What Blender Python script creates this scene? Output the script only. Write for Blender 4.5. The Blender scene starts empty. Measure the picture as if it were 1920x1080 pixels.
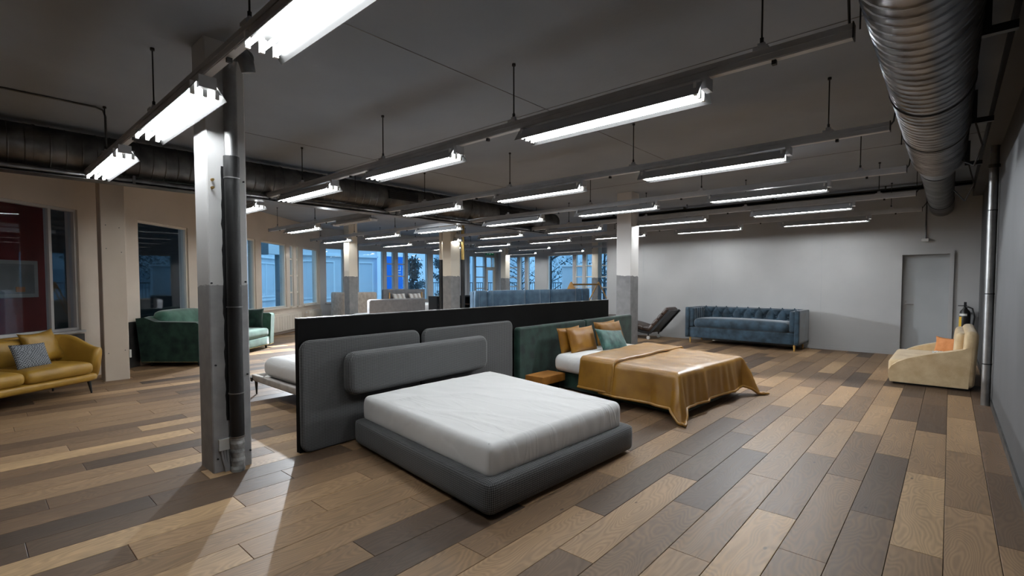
import bpy, bmesh, math, random
import numpy as np
from mathutils import Vector, Matrix, noise
random.seed(7)
PI = math.pi
S = bpy.context.scene
COL = S.collection

# ---------------------------------------------------------------- camera, world, light, exposure
YAW, PITCH = 0.7285, 0.0394
cd = bpy.data.cameras.new('camera'); cam = bpy.data.objects.new('camera', cd); COL.objects.link(cam)
cam.location = (0, 0, 1.5); cam.rotation_euler = (PI/2 - PITCH, 0, YAW)
cd.sensor_width = 36; cd.lens = 920.7*36/1920; cd.shift_y = 24.78/1920; cd.clip_start = .05
S.camera = cam
S.view_settings.view_transform = 'Standard'; S.view_settings.look = 'None'
S.view_settings.gamma = 1; S.view_settings.use_curve_mapping = False
S.view_settings.exposure = -0.1
TUBE = 54.0          # strength of the fluorescent tubes
W = bpy.data.worlds.new('world'); S.world = W; W.use_nodes = True
wn = W.node_tree
bg = wn.nodes['Background']
tc = wn.nodes.new('ShaderNodeTexCoord'); sx = wn.nodes.new('ShaderNodeSeparateXYZ')
cr = wn.nodes.new('ShaderNodeValToRGB')
wn.links.new(tc.outputs['Generated'], sx.inputs[0]); wn.links.new(sx.outputs['Z'], cr.inputs[0])
cr.color_ramp.elements[0].position = 0.0; cr.color_ramp.elements[0].color = (.22, .47, .76, 1)
cr.color_ramp.elements[1].position = 0.6; cr.color_ramp.elements[1].color = (.52, 1.10, 1.70, 1)
wn.links.new(cr.outputs[0], bg.inputs[0]); bg.inputs[1].default_value = 1.5

def spot(name, loc, tgt, power, size, blend, rad, color=(1, 1, 1)):   # a plain spotlight
    l = bpy.data.lights.new(name, 'SPOT'); l.energy = power; l.spot_size = size; l.spot_blend = blend
    l.shadow_soft_size = rad; l.color = color
    o = bpy.data.objects.new(name, l); COL.objects.link(o); o.location = loc
    o.rotation_euler = (Vector(tgt) - Vector(loc)).to_track_quat('-Z', 'Y').to_euler()
    return o
spot('spotlight_floor', (-2.2, 8.35, 2.74), (-1.0, 5.7, 0), 330, math.radians(108), .30, .06, (.90, .95, 1))
KEY = spot('spotlight_beam', (-12.4, 6.4, 2.62), (-9.3, 6.3, 0), 2300, math.radians(98), .25, .05, (.88, .94, 1))

# ---------------------------------------------------------------- directions
F = Vector((-math.sin(YAW), math.cos(YAW), 0)); R = Vector((math.cos(YAW), math.sin(YAW), 0))
def CL(d, l, z=0): v = F*d + R*l; return Vector((v.x, v.y, z))
def depth(x, y): return x*F.x + y*F.y
WANG = math.atan2(F.y, F.x)      # heading of the left wall

# ---------------------------------------------------------------- object helpers
def link(name, me, mat=None, parent=None, smooth=True):
    o = bpy.data.objects.new(name, me); COL.objects.link(o)
    if mat is not None and not me.materials: me.materials.append(mat)
    if parent: o.parent = parent
    return o
def mesh(name, v, f, smooth=False):
    me = bpy.data.meshes.new(name); me.from_pydata([tuple(p) for p in v], [], f); me.update()
    if smooth: me.polygons.foreach_set('use_smooth', [True]*len(me.polygons))
    return me
def thing(name, label, cat, loc=(0, 0, 0), rz=0, group=None):
    o = bpy.data.objects.new(name, None); COL.objects.link(o); o.location = loc; o.rotation_euler = (0, 0, rz)
    o.empty_display_size = .1
    return tag(o, label, cat, group)
def tag(o, label, cat, group=None):
    o['label'] = label; o['category'] = cat
    if group: o['group'] = group
    return o
def struct(o): o['kind'] = 'structure'; return o
class MB:
    """collects shapes for one mesh object"""
    def __init__(s): s.v = []; s.f = []; s.sm = []
    def add(s, v, f, smooth=False, T=None):
        n = len(s.v)
        s.v += [tuple(T(Vector(p))) if T else tuple(p) for p in v]
        s.f += [tuple(i+n for i in q) for q in f]; s.sm += [smooth]*len(f); return s
    def box(s, x0, x1, y0, y1, z0, z1, T=None):
        v = [(x0,y0,z0),(x1,y0,z0),(x1,y1,z0),(x0,y1,z0),(x0,y0,z1),(x1,y0,z1),(x1,y1,z1),(x0,y1,z1)]
        f = [(0,3,2,1),(4,5,6,7),(0,1,5,4),(1,2,6,5),(2,3,7,6),(3,0,4,7)]
        return s.add(v, f, False, T)
    def cyl(s, a, b, r, n=12, r2=None, cap=True, smooth=True):
        a, b = Vector(a), Vector(b); r2 = r if r2 is None else r2
        d = (b-a).normalized(); u = d.orthogonal().normalized(); w = d.cross(u)
        v = [a+(u*math.cos(2*PI*i/n)+w*math.sin(2*PI*i/n))*r for i in range(n)] + \
            [b+(u*math.cos(2*PI*i/n)+w*math.sin(2*PI*i/n))*r2 for i in range(n)]
        s.add(v, [(i, (i+1) % n, n+(i+1) % n, n+i) for i in range(n)], smooth)
        if cap: s.add(v, [tuple(range(n-1, -1, -1)), tuple(range(n, 2*n))])
        return s
    def tube(s, pts, r, n=8):
        pts = [Vector(p) for p in pts]; rings = []; N = len(pts); u = None
        for i, p in enumerate(pts):
            d = (pts[min(i+1, N-1)]-pts[max(i-1, 0)]).normalized()
            u = d.orthogonal().normalized() if u is None else (u - d*u.dot(d)).normalized()
            w = d.cross(u); rr = r[i] if isinstance(r, (list, tuple)) else r
            rings.append([p+(u*math.cos(2*PI*k/n)+w*math.sin(2*PI*k/n))*rr for k in range(n)])
        v = [q for g in rings for q in g]; f = []
        for i in range(N-1):
            for k in range(n): f.append((i*n+k, i*n+(k+1) % n, (i+1)*n+(k+1) % n, (i+1)*n+k))
        s.add(v, f, True); s.add(rings[0], [tuple(range(n-1, -1, -1))]); s.add(rings[-1], [tuple(range(n))]); return s
    def prism(s, poly, h0, h1, T=None, smooth=False):
        n = len(poly)
        v = [(p[0], p[1], h0) for p in poly]+[(p[0], p[1], h1) for p in poly]
        s.add(v, [(i, (i+1) % n, n+(i+1) % n, n+i) for i in range(n)], smooth, T)
        s.add(v, [tuple(range(n-1, -1, -1)), tuple(range(n, 2*n))], False, T); return s
    def build(s, name, mat, parent=None, world=False):
        me = bpy.data.meshes.new(name); me.from_pydata(s.v, [], s.f)
        me.polygons.foreach_set('use_smooth', s.sm); me.update()
        o = link(name, me, mat, parent)
        if world and parent: unparent_offset(o, parent)
        return o
def unparent_offset(o, parent):
    m = Matrix.Translation(parent.location) @ parent.rotation_euler.to_matrix().to_4x4()
    if parent.parent:
        p = parent.parent; m = (Matrix.Translation(p.location) @ p.rotation_euler.to_matrix().to_4x4()) @ m
    o.matrix_basis = m.inverted()

def pad(size, r, n=(10, 10, 4), puff=(0, 0), fn=None, T=None):
    """rounded soft box centred on x,y with base at z=0; puff=(top,side bulge)"""
    L = Vector(size); h = L/2; r = min(r, min(h)*.999)
    nx, ny, nz = n; vid = {}; V = []; Fc = []
    def coord(i, m, Lh):
        # denser near the ends
        t = i/m; t = .5-.5*math.cos(PI*t) if m > 3 else t
        t = .6*t+.4*(i/m); return -Lh+2*Lh*t
    def vert(i, j, k):
        key = (i, j, k)
        if key in vid: return vid[key]
        p = Vector((coord(i, nx, h.x), coord(j, ny, h.y), coord(k, nz, h.z)))
        c = Vector((max(-h.x+r, min(h.x-r, p.x)), max(-h.y+r, min(h.y-r, p.y)), max(-h.z+r, min(h.z-r, p.z))))
        d = p-c
        if d.length > 1e-9: p = c+d.normalized()*r
        u, v, w = p.x/h.x, p.y/h.y, p.z/h.z
        uu, vv, ww = max(0, 1-u*u), max(0, 1-v*v), max(0, 1-w*w)
        if puff[0]: p.z += (1 if w > 0 else -.3)*abs(w)*puff[0]*(uu*vv)**.5
        if puff[1]:
            p.x += u*puff[1]*abs(u)*ww*(vv**.5); p.y += v*puff[1]*abs(v)*ww*(uu**.5)
        p.z += h.z
        if fn: p = fn(p, u, v, w)
        vid[key] = len(V); V.append(T(p) if T else p); return vid[key]
    for i in range(nx):
        for j in range(ny):
            Fc.append((vert(i, j, 0), vert(i, j+1, 0), vert(i+1, j+1, 0), vert(i+1, j, 0)))
            Fc.append((vert(i, j, nz), vert(i+1, j, nz), vert(i+1, j+1, nz), vert(i, j+1, nz)))
    for i in range(nx):
        for k in range(nz):
            Fc.append((vert(i, 0, k), vert(i+1, 0, k), vert(i+1, 0, k+1), vert(i, 0, k+1)))
            Fc.append((vert(i, ny, k), vert(i, ny, k+1), vert(i+1, ny, k+1), vert(i+1, ny, k)))
    for j in range(ny):
        for k in range(nz):
            Fc.append((vert(0, j, k), vert(0, j, k+1), vert(0, j+1, k+1), vert(0, j+1, k)))
            Fc.append((vert(nx, j, k), vert(nx, j+1, k), vert(nx, j+1, k+1), vert(nx, j, k+1)))
    return V, Fc
def padobj(name, mat, parent, size, r, T=None, world=False, **kw):
    v, f = pad(size, r, T=T, **kw)
    m = MB(); m.add(v, f, True); return m.build(name, mat, parent, world)

def slab(w, h, t, Rc, r, nseg=8, rr=4, open_bottom=False):
    """upright upholstered panel: outline w x h in x,z (base z=0), thickness t along y (0..t), corner radius Rc, edge radius r"""
    def ring(inset, y):
        pts = []; R_ = max(Rc-inset, .004)
        rb = .02 if open_bottom else R_
        x0, x1, z0, z1 = -w/2+inset, w/2-inset, inset, h-inset
        for (cx, cz, a0, q) in ((x1-rb, z0+rb, -PI/2, rb), (x1-R_, z1-R_, 0, R_), (x0+R_, z1-R_, PI/2, R_), (x0+rb, z0+rb, PI, rb)):
            for k in range(nseg+1):
                a = a0+PI/2*k/nseg; pts.append((cx+q*math.cos(a), y, cz+q*math.sin(a)))
        return pts
    rings = []
    for k in range(rr+1):
        a = PI/2*k/rr; rings.append(ring(r*(1-math.sin(a)), r*(1-math.cos(a))))
    for k in range(rr+1):
        a = PI/2*k/rr; rings.append(ring(r*(1-math.cos(a)), t-r+r*math.sin(a)))
    n = len(rings[0]); v = [p for g in rings for p in g]; f = []
    for i in range(len(rings)-1):
        for k in range(n): f.append((i*n+k, (i+1)*n+k, (i+1)*n+(k+1) % n, i*n+(k+1) % n))
    m = MB(); m.add(v, f, True)
    m.f.append(tuple(range(n))); m.sm.append(False)
    m.f.append(tuple(range((len(rings)-1)*n+n-1, (len(rings)-1)*n-1, -1))); m.sm.append(False)
    return m
def place(m, fn): m.v = [tuple(fn(Vector(p))) for p in m.v]; return m
def bil(P00, P10, P11, P01):
    A, B, C_, D = [Vector((p[0], p[1], 0)) for p in (P00, P10, P11, P01)]
    return lambda u, v: A*(1-u)*(1-v)+B*u*(1-v)+C_*u*v+D*(1-u)*v

def pillow(w, h, t, n=14, seed=0, crease=.010, pinch=.10):
    """upright pillow, in x,z plane, thickness along y; base at z=0"""
    v = []; f = []; rnd = Vector((seed*3.1, seed*1.7, 0))
    for side in (0, 1):
        for i in range(n+1):
            for j in range(n+1):
                a, b = -1+2*i/n, -1+2*j/n
                bulge = (max(0, 1-abs(a)**2.6)*max(0, 1-abs(b)**2.6))**.55
                x = a*w/2*(1-pinch*(1-b*b)**1.0*abs(a)**2); z = b*h/2*(1-pinch*(1-a*a)*abs(b)**2)
                y = (1 if side else -1)*t/2*bulge
                ed = max(abs(a), abs(b))
                y += crease*math.sin(a*17+b*4*noise.noise(rnd+Vector((a, b, 0))*2)+seed)*(ed**3)*(1-ed**8)*(1 if side else -1)
                y += crease*1.5*noise.noise(rnd+Vector((a*2.2, b*2.2, side)))*bulge
                v.append((x, y, z+h/2))
    N = (n+1)**2
    for i in range(n):
        for j in range(n):
            q = (i*(n+1)+j, (i+1)*(n+1)+j, (i+1)*(n+1)+j+1, i*(n+1)+j+1)
            f.append(q); f.append(tuple(N+k for k in reversed(q)))
    m = MB(); m.add(v, f, True)
    bm_merge(m); return m
def bm_merge(m, d=1e-4):
    bm = bmesh.new(); vs = [bm.verts.new(p) for p in m.v]
    for q in m.f:
        try: bm.faces.new([vs[i] for i in q])
        except ValueError: pass
    bmesh.ops.remove_doubles(bm, verts=bm.verts, dist=d); bm.verts.index_update()
    m.v = [tuple(v.co) for v in bm.verts]; m.f = [tuple(v.index for v in q.verts) for q in bm.faces]
    m.sm = [True]*len(m.f); bm.free(); return m
def copy_tree(o, parent=None):
    c = o.copy(); COL.objects.link(c); c.parent = parent
    for ch in list(o.children): copy_tree(ch, c)
    return c

# ---------------------------------------------------------------- materials
def newmat(name):
    m = bpy.data.materials.new(name); m.use_nodes = True
    return m, m.node_tree, m.node_tree.nodes['Principled BSDF']
def N(nt, t, **kw):
    n = nt.nodes.new('ShaderNode'+t)
    for k, v in kw.items():
        if k in n.inputs.keys(): n.inputs[k].default_value = v
        else: setattr(n, k, v)
    return n
def ramp(nt, src, stops):
    c = N(nt, 'ValToRGB'); el = c.color_ramp.elements
    while len(el) < len(stops): el.new(.5)
    for e, (p, col) in zip(el, stops): e.position = p; e.color = (*col, 1)
    nt.links.new(src, c.inputs[0]); return c.outputs[0]
def rgb(h):
    h = h.lstrip('#'); c = [int(h[i:i+2], 16)/255 for i in (0, 2, 4)]
    return tuple(x/12.92 if x <= .04045 else ((x+.055)/1.055)**2.4 for x in c)
def mottled(name, c1, c2, scale=4, rough=.6, bump=.1, bscale=60, metal=0, detail=4, sheen=0, spec=.5, coat=0):
    m, nt, b = newmat(name); L = nt.links.new
    t = N(nt, 'TexCoord'); n = N(nt, 'TexNoise', Scale=scale, Detail=detail); L(t.outputs['Object'], n.inputs['Vector'])
    L(ramp(nt, n.outputs[0], [(.32, c1), (.68, c2)]), b.inputs['Base Color'])
    b.inputs['Roughness'].default_value = rough; b.inputs['Metallic'].default_value = metal
    b.inputs['Specular IOR Level'].default_value = spec
    if sheen: b.inputs['Sheen Weight'].default_value = sheen; b.inputs['Sheen Roughness'].default_value = .4
    if coat: b.inputs['Coat Weight'].default_value = coat; b.inputs['Coat Roughness'].default_value = .25
    if bump:
        n2 = N(nt, 'TexNoise', Scale=bscale, Detail=3); L(t.outputs['Object'], n2.inputs['Vector'])
        bp = N(nt, 'Bump', Strength=bump, Distance=.01); L(n2.outputs[0], bp.inputs['Height']); L(bp.outputs[0], b.inputs['Normal'])
    return m
def flat(name, c, rough=.5, metal=0, spec=.5):
    m, nt, b = newmat(name); b.inputs['Base Color'].default_value = (*c, 1)
    b.inputs['Roughness'].default_value = rough; b.inputs['Metallic'].default_value = metal
    b.inputs['Specular IOR Level'].default_value = spec; return m
def emis(name, c, s):
    m, nt, b = newmat(name); b.inputs['Base Color'].default_value = (*c, 1)
    b.inputs['Emission Color'].default_value = (*c, 1); b.inputs['Emission Strength'].default_value = s; return m

M = {}
M['ceiling'] = mottled('ceiling_paint', (.265, .295, .335), (.305, .335, .38), 1.1, .85, .15, 25)
M['plaster'] = mottled('wall_plaster', (.38, .38, .383), (.43, .43, .43), .9, .8, .08, 30)
M['cream'] = mottled('warm_lit_wall_paint', (.50, .43, .36), (.58, .50, .42), 1.2, .75, .08, 30)  # the left wall's warm lighting is put into this tint
M['cream_frame'] = mottled('cream_frame_paint', (.62, .56, .48), (.70, .63, .54), 2, .5, .03, 40)
M['grey_frame'] = mottled('grey_frame_paint', (.40, .38, .37), (.46, .45, .43), 2, .5, .03, 40)
M['dark_wall'] = mottled('dark_wall_paint', (.062, .063, .065), (.078, .079, .082), 1.5, .7, .1, 30)
M['door'] = mottled('door_paint', (.33, .345, .355), (.38, .395, .405), 1.5, .5, .03, 30)
M['black'] = mottled('black_board', (.004, .004, .004), (.006, .006, .006), 3, .7, .03, 60, spec=.08)
M['galv'] = mottled('galvanised_steel', (.16, .16, .165), (.42, .42, .43), 5, .33, .12, 14, metal=1)
M['galv_dark'] = mottled('dull_galvanised_steel', (.10, .10, .10), (.22, .215, .21), 4, .45, .15, 12, metal=1)
M['steel'] = mottled('bright_steel_pipe', (.25, .25, .25), (.40, .40, .40), 5, .42, .05, 12, metal=1)
M['rail'] = mottled('rail_grey_paint', (.38, .39, .41), (.44, .45, .47), 5, .5, .03, 40)
M['reflector'] = mottled('reflector_enamel', (.55, .55, .55), (.62, .62, .62), 5, .4, 0)
M['socket'] = flat('socket_plastic', (.7, .7, .68), .4)
M['tube'] = emis('lit_fluorescent_tube', (.95, .985, 1), TUBE)
M['tube_off'] = flat('unlit_tube_glass', (.6, .6, .62), .2)
M['wire'] = flat('black_wire', (.012, .012, .012), .6)
M['pipe_black'] = mottled('black_pipe_insulation', (.004, .004, .0045), (.013, .013, .014), 5, .5, .3, 22)
M['wrap'] = mottled('stained_pipe_wrap', (.05, .05, .05), (.55, .55, .54), 9, .6, .5, 25)
M['white_plastic'] = flat('white_plastic', (.62, .62, .60), .4)
M['brass'] = mottled('brass', (.45, .30, .10), (.60, .42, .16), 8, .35, 0, metal=1)
M['black_leg'] = flat('black_metal_leg', (.012, .014, .016), .35)
M['wood_leg'] = mottled('honey_wood_leg', (.42, .23, .05), (.60, .36, .10), 10, .45, .05)
def sheet_mat():
    m, nt, b = newmat('white_sheet'); L = nt.links.new
    t = N(nt, 'TexCoord'); mp = N(nt, 'Mapping'); mp.inputs['Rotation'].default_value = (0, 0, .6); mp.inputs['Scale'].default_value = (1.0, 3.8, 1.0)
    L(t.outputs['Object'], mp.inputs['Vector'])
    n = N(nt, 'TexNoise', Scale=1.3, Detail=2.5, Distortion=.5); L(mp.outputs[0], n.inputs['Vector'])
    a = N(nt, 'Math', operation='SUBTRACT'); L(n.outputs[0], a.inputs[0]); a.inputs[1].default_value = .5
    ab = N(nt, 'Math', operation='ABSOLUTE'); L(a.outputs[0], ab.inputs[0])
    mr = N(nt, 'MapRange'); L(ab.outputs[0], mr.inputs[0]); mr.inputs[1].default_value = 0; mr.inputs[2].default_value = .06; mr.inputs[3].default_value = 1; mr.inputs[4].default_value = 0; mr.interpolation_type = 'SMOOTHERSTEP'
    bp = N(nt, 'Bump', Strength=.22, Distance=.008); L(mr.outputs[0], bp.inputs['Height']); L(bp.outputs[0], b.inputs['Normal'])
    b.inputs['Base Color'].default_value = (.68, .68, .675, 1); b.inputs['Roughness'].default_value = .8
    b.inputs['Specular IOR Level'].default_value = .2; b.inputs['Sheen Weight'].default_value = .2; return m
M['sheet'] = sheet_mat()
M['green_velvet'] = mottled('green_velvet', rgb('#142723'), rgb('#26443a'), 6, .75, .15, 60, sheen=.35, spec=.25)
M['green_pale'] = mottled('sage_green_velvet', rgb('#2f5446'), rgb('#4c7464'), 5, .7, .15, 50, sheen=.6, spec=.25)
M['blue_velvet'] = mottled('slate_blue_velvet', rgb('#1b2831'), rgb('#334756'), 6, .7, .15, 50, sheen=.4, spec=.25)
M['channel_blue'] = mottled('dusty_blue_velvet', rgb('#3a5268'), rgb('#4f6a80'), 5, .75, .2, 70, sheen=.4, spec=.2)
M['teal_pillow'] = mottled('teal_velvet', rgb('#1c3c38'), rgb('#3f655d'), 9, .6, .3, 25, sheen=.3, spec=.3)
M['satin'] = mottled('ochre_satin', rgb('#805816'), rgb('#9a6e20'), 5, .38, .12, 18, spec=.65, coat=.2)
M['ochre_leather'] = mottled('ochre_leather', rgb('#805516'), rgb('#936720'), 5, .48, .12, 90, spec=.35)
M['yellow_leather'] = mottled('mustard_leather', rgb('#8f6c24'), rgb('#a57f30'), 4, .40, .15, 90, spec=.5)
M['brown_leather'] = mottled('dark_brown_leather', rgb('#261812'), rgb('#3c2a20'), 8, .38, .15, 60)
M['boucle'] = mottled('cream_boucle', rgb('#ccb088'), rgb('#dfc8a2'), 7, .9, .5, 120, sheen=.3, spec=.2)
M['beige_cloth'] = mottled('beige_linen', rgb('#a0958a'), rgb('#b8ada2'), 10, .9, .3, 90, spec=.2)
M['grey_cloth'] = mottled('plain_grey_cloth', (.155, .155, .16), (.195, .195, .20), 10, .9, .3, 90, spec=.2)
M['pale_frame'] = mottled('pale_cloth_bed_frame', rgb('#a5a09b'), rgb('#bdb8b2'), 12, .85, .3, 120, spec=.2)
M['orange_cloth'] = mottled('orange_cloth', rgb('#c98350'), rgb('#d99463'), 12, .85, .3, 90, spec=.2)
M['olive'] = mottled('olive_cloth', rgb('#6f5a18'), rgb('#8a7122'), 12, .85, .2, 60, spec=.2)

def weave(name, dark, light, k=72, strength=.5):
    m, nt, b = newmat(name); L = nt.links.new
    t = N(nt, 'TexCoord'); mp = N(nt, 'Mapping'); mp.inputs['Rotation'].default_value = (0, 0, 0)
    L(t.outputs['Object'], mp.inputs['Vector'])
    s = N(nt, 'SeparateXYZ'); L(mp.outputs[0], s.inputs[0])
    def op(o, a, bb):
        n = N(nt, 'Math', operation=o)
        for i, q in enumerate((a, bb)):
            if q is None: continue
            if isinstance(q, (int, float)): n.inputs[i].default_value = q
            else: L(q, n.inputs[i])
        return n.outputs[0]
    gn = N(nt, 'NewGeometry'); ns = N(nt, 'SeparateXYZ'); L(gn.outputs['True Normal'], ns.inputs[0])
    ax, ay, az = (op('ABSOLUTE', ns.outputs[q], None) for q in 'XYZ')
    def sel(f, p, q): return op('ADD', op('MULTIPLY', f, p), op('MULTIPLY', op('SUBTRACT', 1.0, f), q))
    fx = op('GREATER_THAN', ax, ay); fz = op('GREATER_THAN', az, .72)
    side = sel(fx, s.outputs['Y'], s.outputs['X'])
    P1 = sel(fz, s.outputs['X'], side); P2 = sel(fz, s.outputs['Y'], s.outputs['Z'])
    a = op('SINE', op('MULTIPLY', op('ADD', P1, P2), k*PI), None)
    c = op('SINE', op('MULTIPLY', op('SUBTRACT', P1, P2), k*PI), None)
    d = op('ADD', op('MULTIPLY', op('MULTIPLY', a, c), .5), .5)
    n = N(nt, 'TexNoise', Scale=160, Detail=2); L(t.outputs['Object'], n.inputs['Vector'])
    mix = op('ADD', op('MULTIPLY', d, .75), op('MULTIPLY', n.outputs[0], .25))
    L(ramp(nt, mix, [(.2, dark), (.75, light)]), b.inputs['Base Color'])
    bp = N(nt, 'Bump', Strength=strength, Distance=.004); L(d, bp.inputs['Height']); L(bp.outputs[0], b.inputs['Normal'])
    b.inputs['Roughness'].default_value = .9; b.inputs['Specular IOR Level'].default_value = .2
    b.inputs['Sheen Weight'].default_value = .15
    return m
M['weave'] = weave('charcoal_basket_weave', (.032, .033, .034), (.155, .157, .16))

def check(name):
    m, nt, b = newmat(name); L = nt.links.new
    t = N(nt, 'TexCoord'); ck = N(nt, 'TexChecker', Scale=66)
    ck.inputs['Color1'].default_value = (.25, .27, .29, 1); ck.inputs['Color2'].default_value = (.05, .055, .065, 1)
    L(t.outputs['Object'], ck.inputs['Vector']); L(ck.outputs[0], b.inputs['Base Color'])
    b.inputs['Roughness'].default_value = .9; return m
M['houndstooth'] = check('houndstooth_cloth')
def stripes(name, c1, c2, k):
    m, nt, b = newmat(name); L = nt.links.new
    t = N(nt, 'TexCoord'); w = N(nt, 'TexWave', Scale=k); w.bands_direction = 'X'
    L(t.outputs['Object'], w.inputs['Vector']); L(ramp(nt, w.outputs[1], [(.45, c1), (.55, c2)]), b.inputs['Base Color'])
    b.inputs['Roughness'].default_value = .9; return m
M['striped'] = stripes('striped_pillow_cloth', (.62, .60, .57), (.35, .31, .28), 1.6)
def spotted(name):
    m, nt, b = newmat(name); L = nt.links.new
    t = N(nt, 'TexCoord'); w = N(nt, 'TexVoronoi', Scale=45)
    L(t.outputs['Object'], w.inputs['Vector']); L(ramp(nt, w.outputs[0], [(.25, (.06, .06, .06)), (.4, (.65, .65, .62))]), b.inputs['Base Color'])
    b.inputs['Roughness'].default_value = .9; return m
M['spotted'] = spotted('black_and_white_print_cloth')

def column_mat(zline, upper, lower1, lower2, name):
    m, nt, b = newmat(name); L = nt.links.new
    t = N(nt, 'TexCoord'); g = N(nt, 'NewGeometry'); s = N(nt, 'SeparateXYZ'); L(g.outputs['Position'], s.inputs[0])
    n = N(nt, 'TexNoise', Scale=9, Detail=5); L(t.outputs['Object'], n.inputs['Vector'])
    a = N(nt, 'Math', operation='MULTIPLY_ADD'); L(n.outputs[0], a.inputs[0]); a.inputs[1].default_value = .10; L(s.outputs['Z'], a.inputs[2])
    c = N(nt, 'Math', operation='GREATER_THAN'); L(a.outputs[0], c.inputs[0]); c.inputs[1].default_value = zline+.05
    n2 = N(nt, 'TexNoise', Scale=7, Detail=8); L(t.outputs['Object'], n2.inputs['Vector'])
    conc = ramp(nt, n2.outputs[0], [(.3, lower1), (.7, lower2)])
    mx = N(nt, 'Mix', data_type='RGBA'); L(c.outputs[0], mx.inputs[0]); L(conc, mx.inputs[6]); mx.inputs[7].default_value = (*upper, 1)
    L(mx.outputs[2], b.inputs['Base Color']); b.inputs['Roughness'].default_value = .75
    bp = N(nt, 'Bump', Strength=.25, Distance=.01); L(n2.outputs[0], bp.inputs['Height']); L(bp.outputs[0], b.inputs['Normal'])
    return m
M['col_white'] = column_mat(1.47, (.60, .60, .60), (.27, .27, .275), (.37, .37, .375), 'white_paint_over_concrete')
M['col_far'] = column_mat(1.62, (.64, .63, .62), (.15, .15, .155), (.22, .22, .225), 'white_paint_over_dark_concrete')
M['col_cream'] = column_mat(1.66, (.66, .60, .50), (.17, .17, .17), (.24, .235, .23), 'cream_paint_over_concrete')
M['col_beige'] = mottled('beige_column_paint', (.52, .44, .36), (.60, .52, .43), 1.4, .75, .08, 30)

def floor_mat():
    m, nt, b = newmat('oak_plank'); L = nt.links.new
    def op(o, a, bb=None, c=None):
        n = N(nt, 'Math', operation=o)
        for i, q in enumerate((a, bb, c)):
            if q is None: continue
            if isinstance(q, (int, float)): n.inputs[i].default_value = q
            else: L(q, n.inputs[i])
        return n.outputs[0]
    at = N(nt, 'Attribute'); at.attribute_name = 'tone'; at2 = N(nt, 'Attribute'); at2.attribute_name = 'grain_uv'
    tone = at.outputs['Fac']
    u = N(nt, 'SeparateXYZ'); L(at2.outputs['Vector'], u.inputs[0])      # across, along, seed
    X, Y, Z = u.outputs[0], u.outputs[1], u.outputs[2]
    cb = N(nt, 'CombineXYZ'); L(op('MULTIPLY', X, 3.2), cb.inputs[0]); L(op('MULTIPLY', Y, .8), cb.inputs[1]); L(op('MULTIPLY', Z, 37.0), cb.inputs[2])
    n1 = N(nt, 'TexNoise', Scale=1.5, Detail=1.5); L(cb.outputs[0], n1.inputs['Vector'])
    rings = op('MULTIPLY_ADD', op('SINE', op('MULTIPLY', n1.outputs[0], 190.0)), .5, .5)
    cb2 = N(nt, 'CombineXYZ'); L(op('MULTIPLY', X, 60.0), cb2.inputs[0]); L(op('MULTIPLY', Y, 2.5), cb2.inputs[1]); L(op('MULTIPLY', Z, 11.0), cb2.inputs[2])
    n2 = N(nt, 'TexNoise', Scale=1.0, Detail=5); L(cb2.outputs[0], n2.inputs['Vector'])
    cb3 = N(nt, 'CombineXYZ'); L(op('MULTIPLY', X, 5.0), cb3.inputs[0]); L(op('MULTIPLY', Y, 1.2), cb3.inputs[1]); L(op('MULTIPLY', Z, 23.0), cb3.inputs[2])
    n3 = N(nt, 'TexNoise', Scale=1.0, Detail=2); L(cb3.outputs[0], n3.inputs['Vector'])
    base = ramp(nt, tone, [(0.0, rgb('#46372b')), (.25, rgb('#66503c')), (.55, rgb('#80664b')), (.8, rgb('#977a5b')), (1.0, rgb('#aa8c68'))])
    shade = op('ADD', op('ADD', op('MULTIPLY', rings, -.24), op('MULTIPLY_ADD', n2.outputs[0], .55, -.27)), op('MULTIPLY_ADD', n3.outputs[0], .5, .86))
    # knots
    vo = N(nt, 'TexVoronoi', Scale=1.0); cb4 = N(nt, 'CombineXYZ'); L(op('MULTIPLY', X, 4.0), cb4.inputs[0]); L(op('MULTIPLY', Y, 1.9), cb4.inputs[1]); L(op('MULTIPLY', Z, 19.0), cb4.inputs[2]); L(cb4.outputs[0], vo.inputs['Vector'])
    kn = op('LESS_THAN', vo.outputs['Distance'], .035)
    shade = op('MULTIPLY', shade, op('SUBTRACT', 1.0, op('MULTIPLY', kn, .6)))
    mx = N(nt, 'VectorMath', operation='SCALE'); L(base, mx.inputs[0]); L(shade, mx.inputs['Scale'])
    L(mx.outputs[0], b.inputs['Base Color'])
    b.inputs['Specular IOR Level'].default_value = .33
    rg = op('MULTIPLY_ADD', n2.outputs[0], .20, .42); L(rg, b.inputs['Roughness'])
    bp = N(nt, 'Bump', Strength=.18, Distance=.002); L(shade, bp.inputs['Height']); L(bp.outputs[0], b.inputs['Normal'])
    return m
M['oak'] = floor_mat()
M['subfloor'] = flat('dark_subfloor', (.02, .016, .013), .9)

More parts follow.
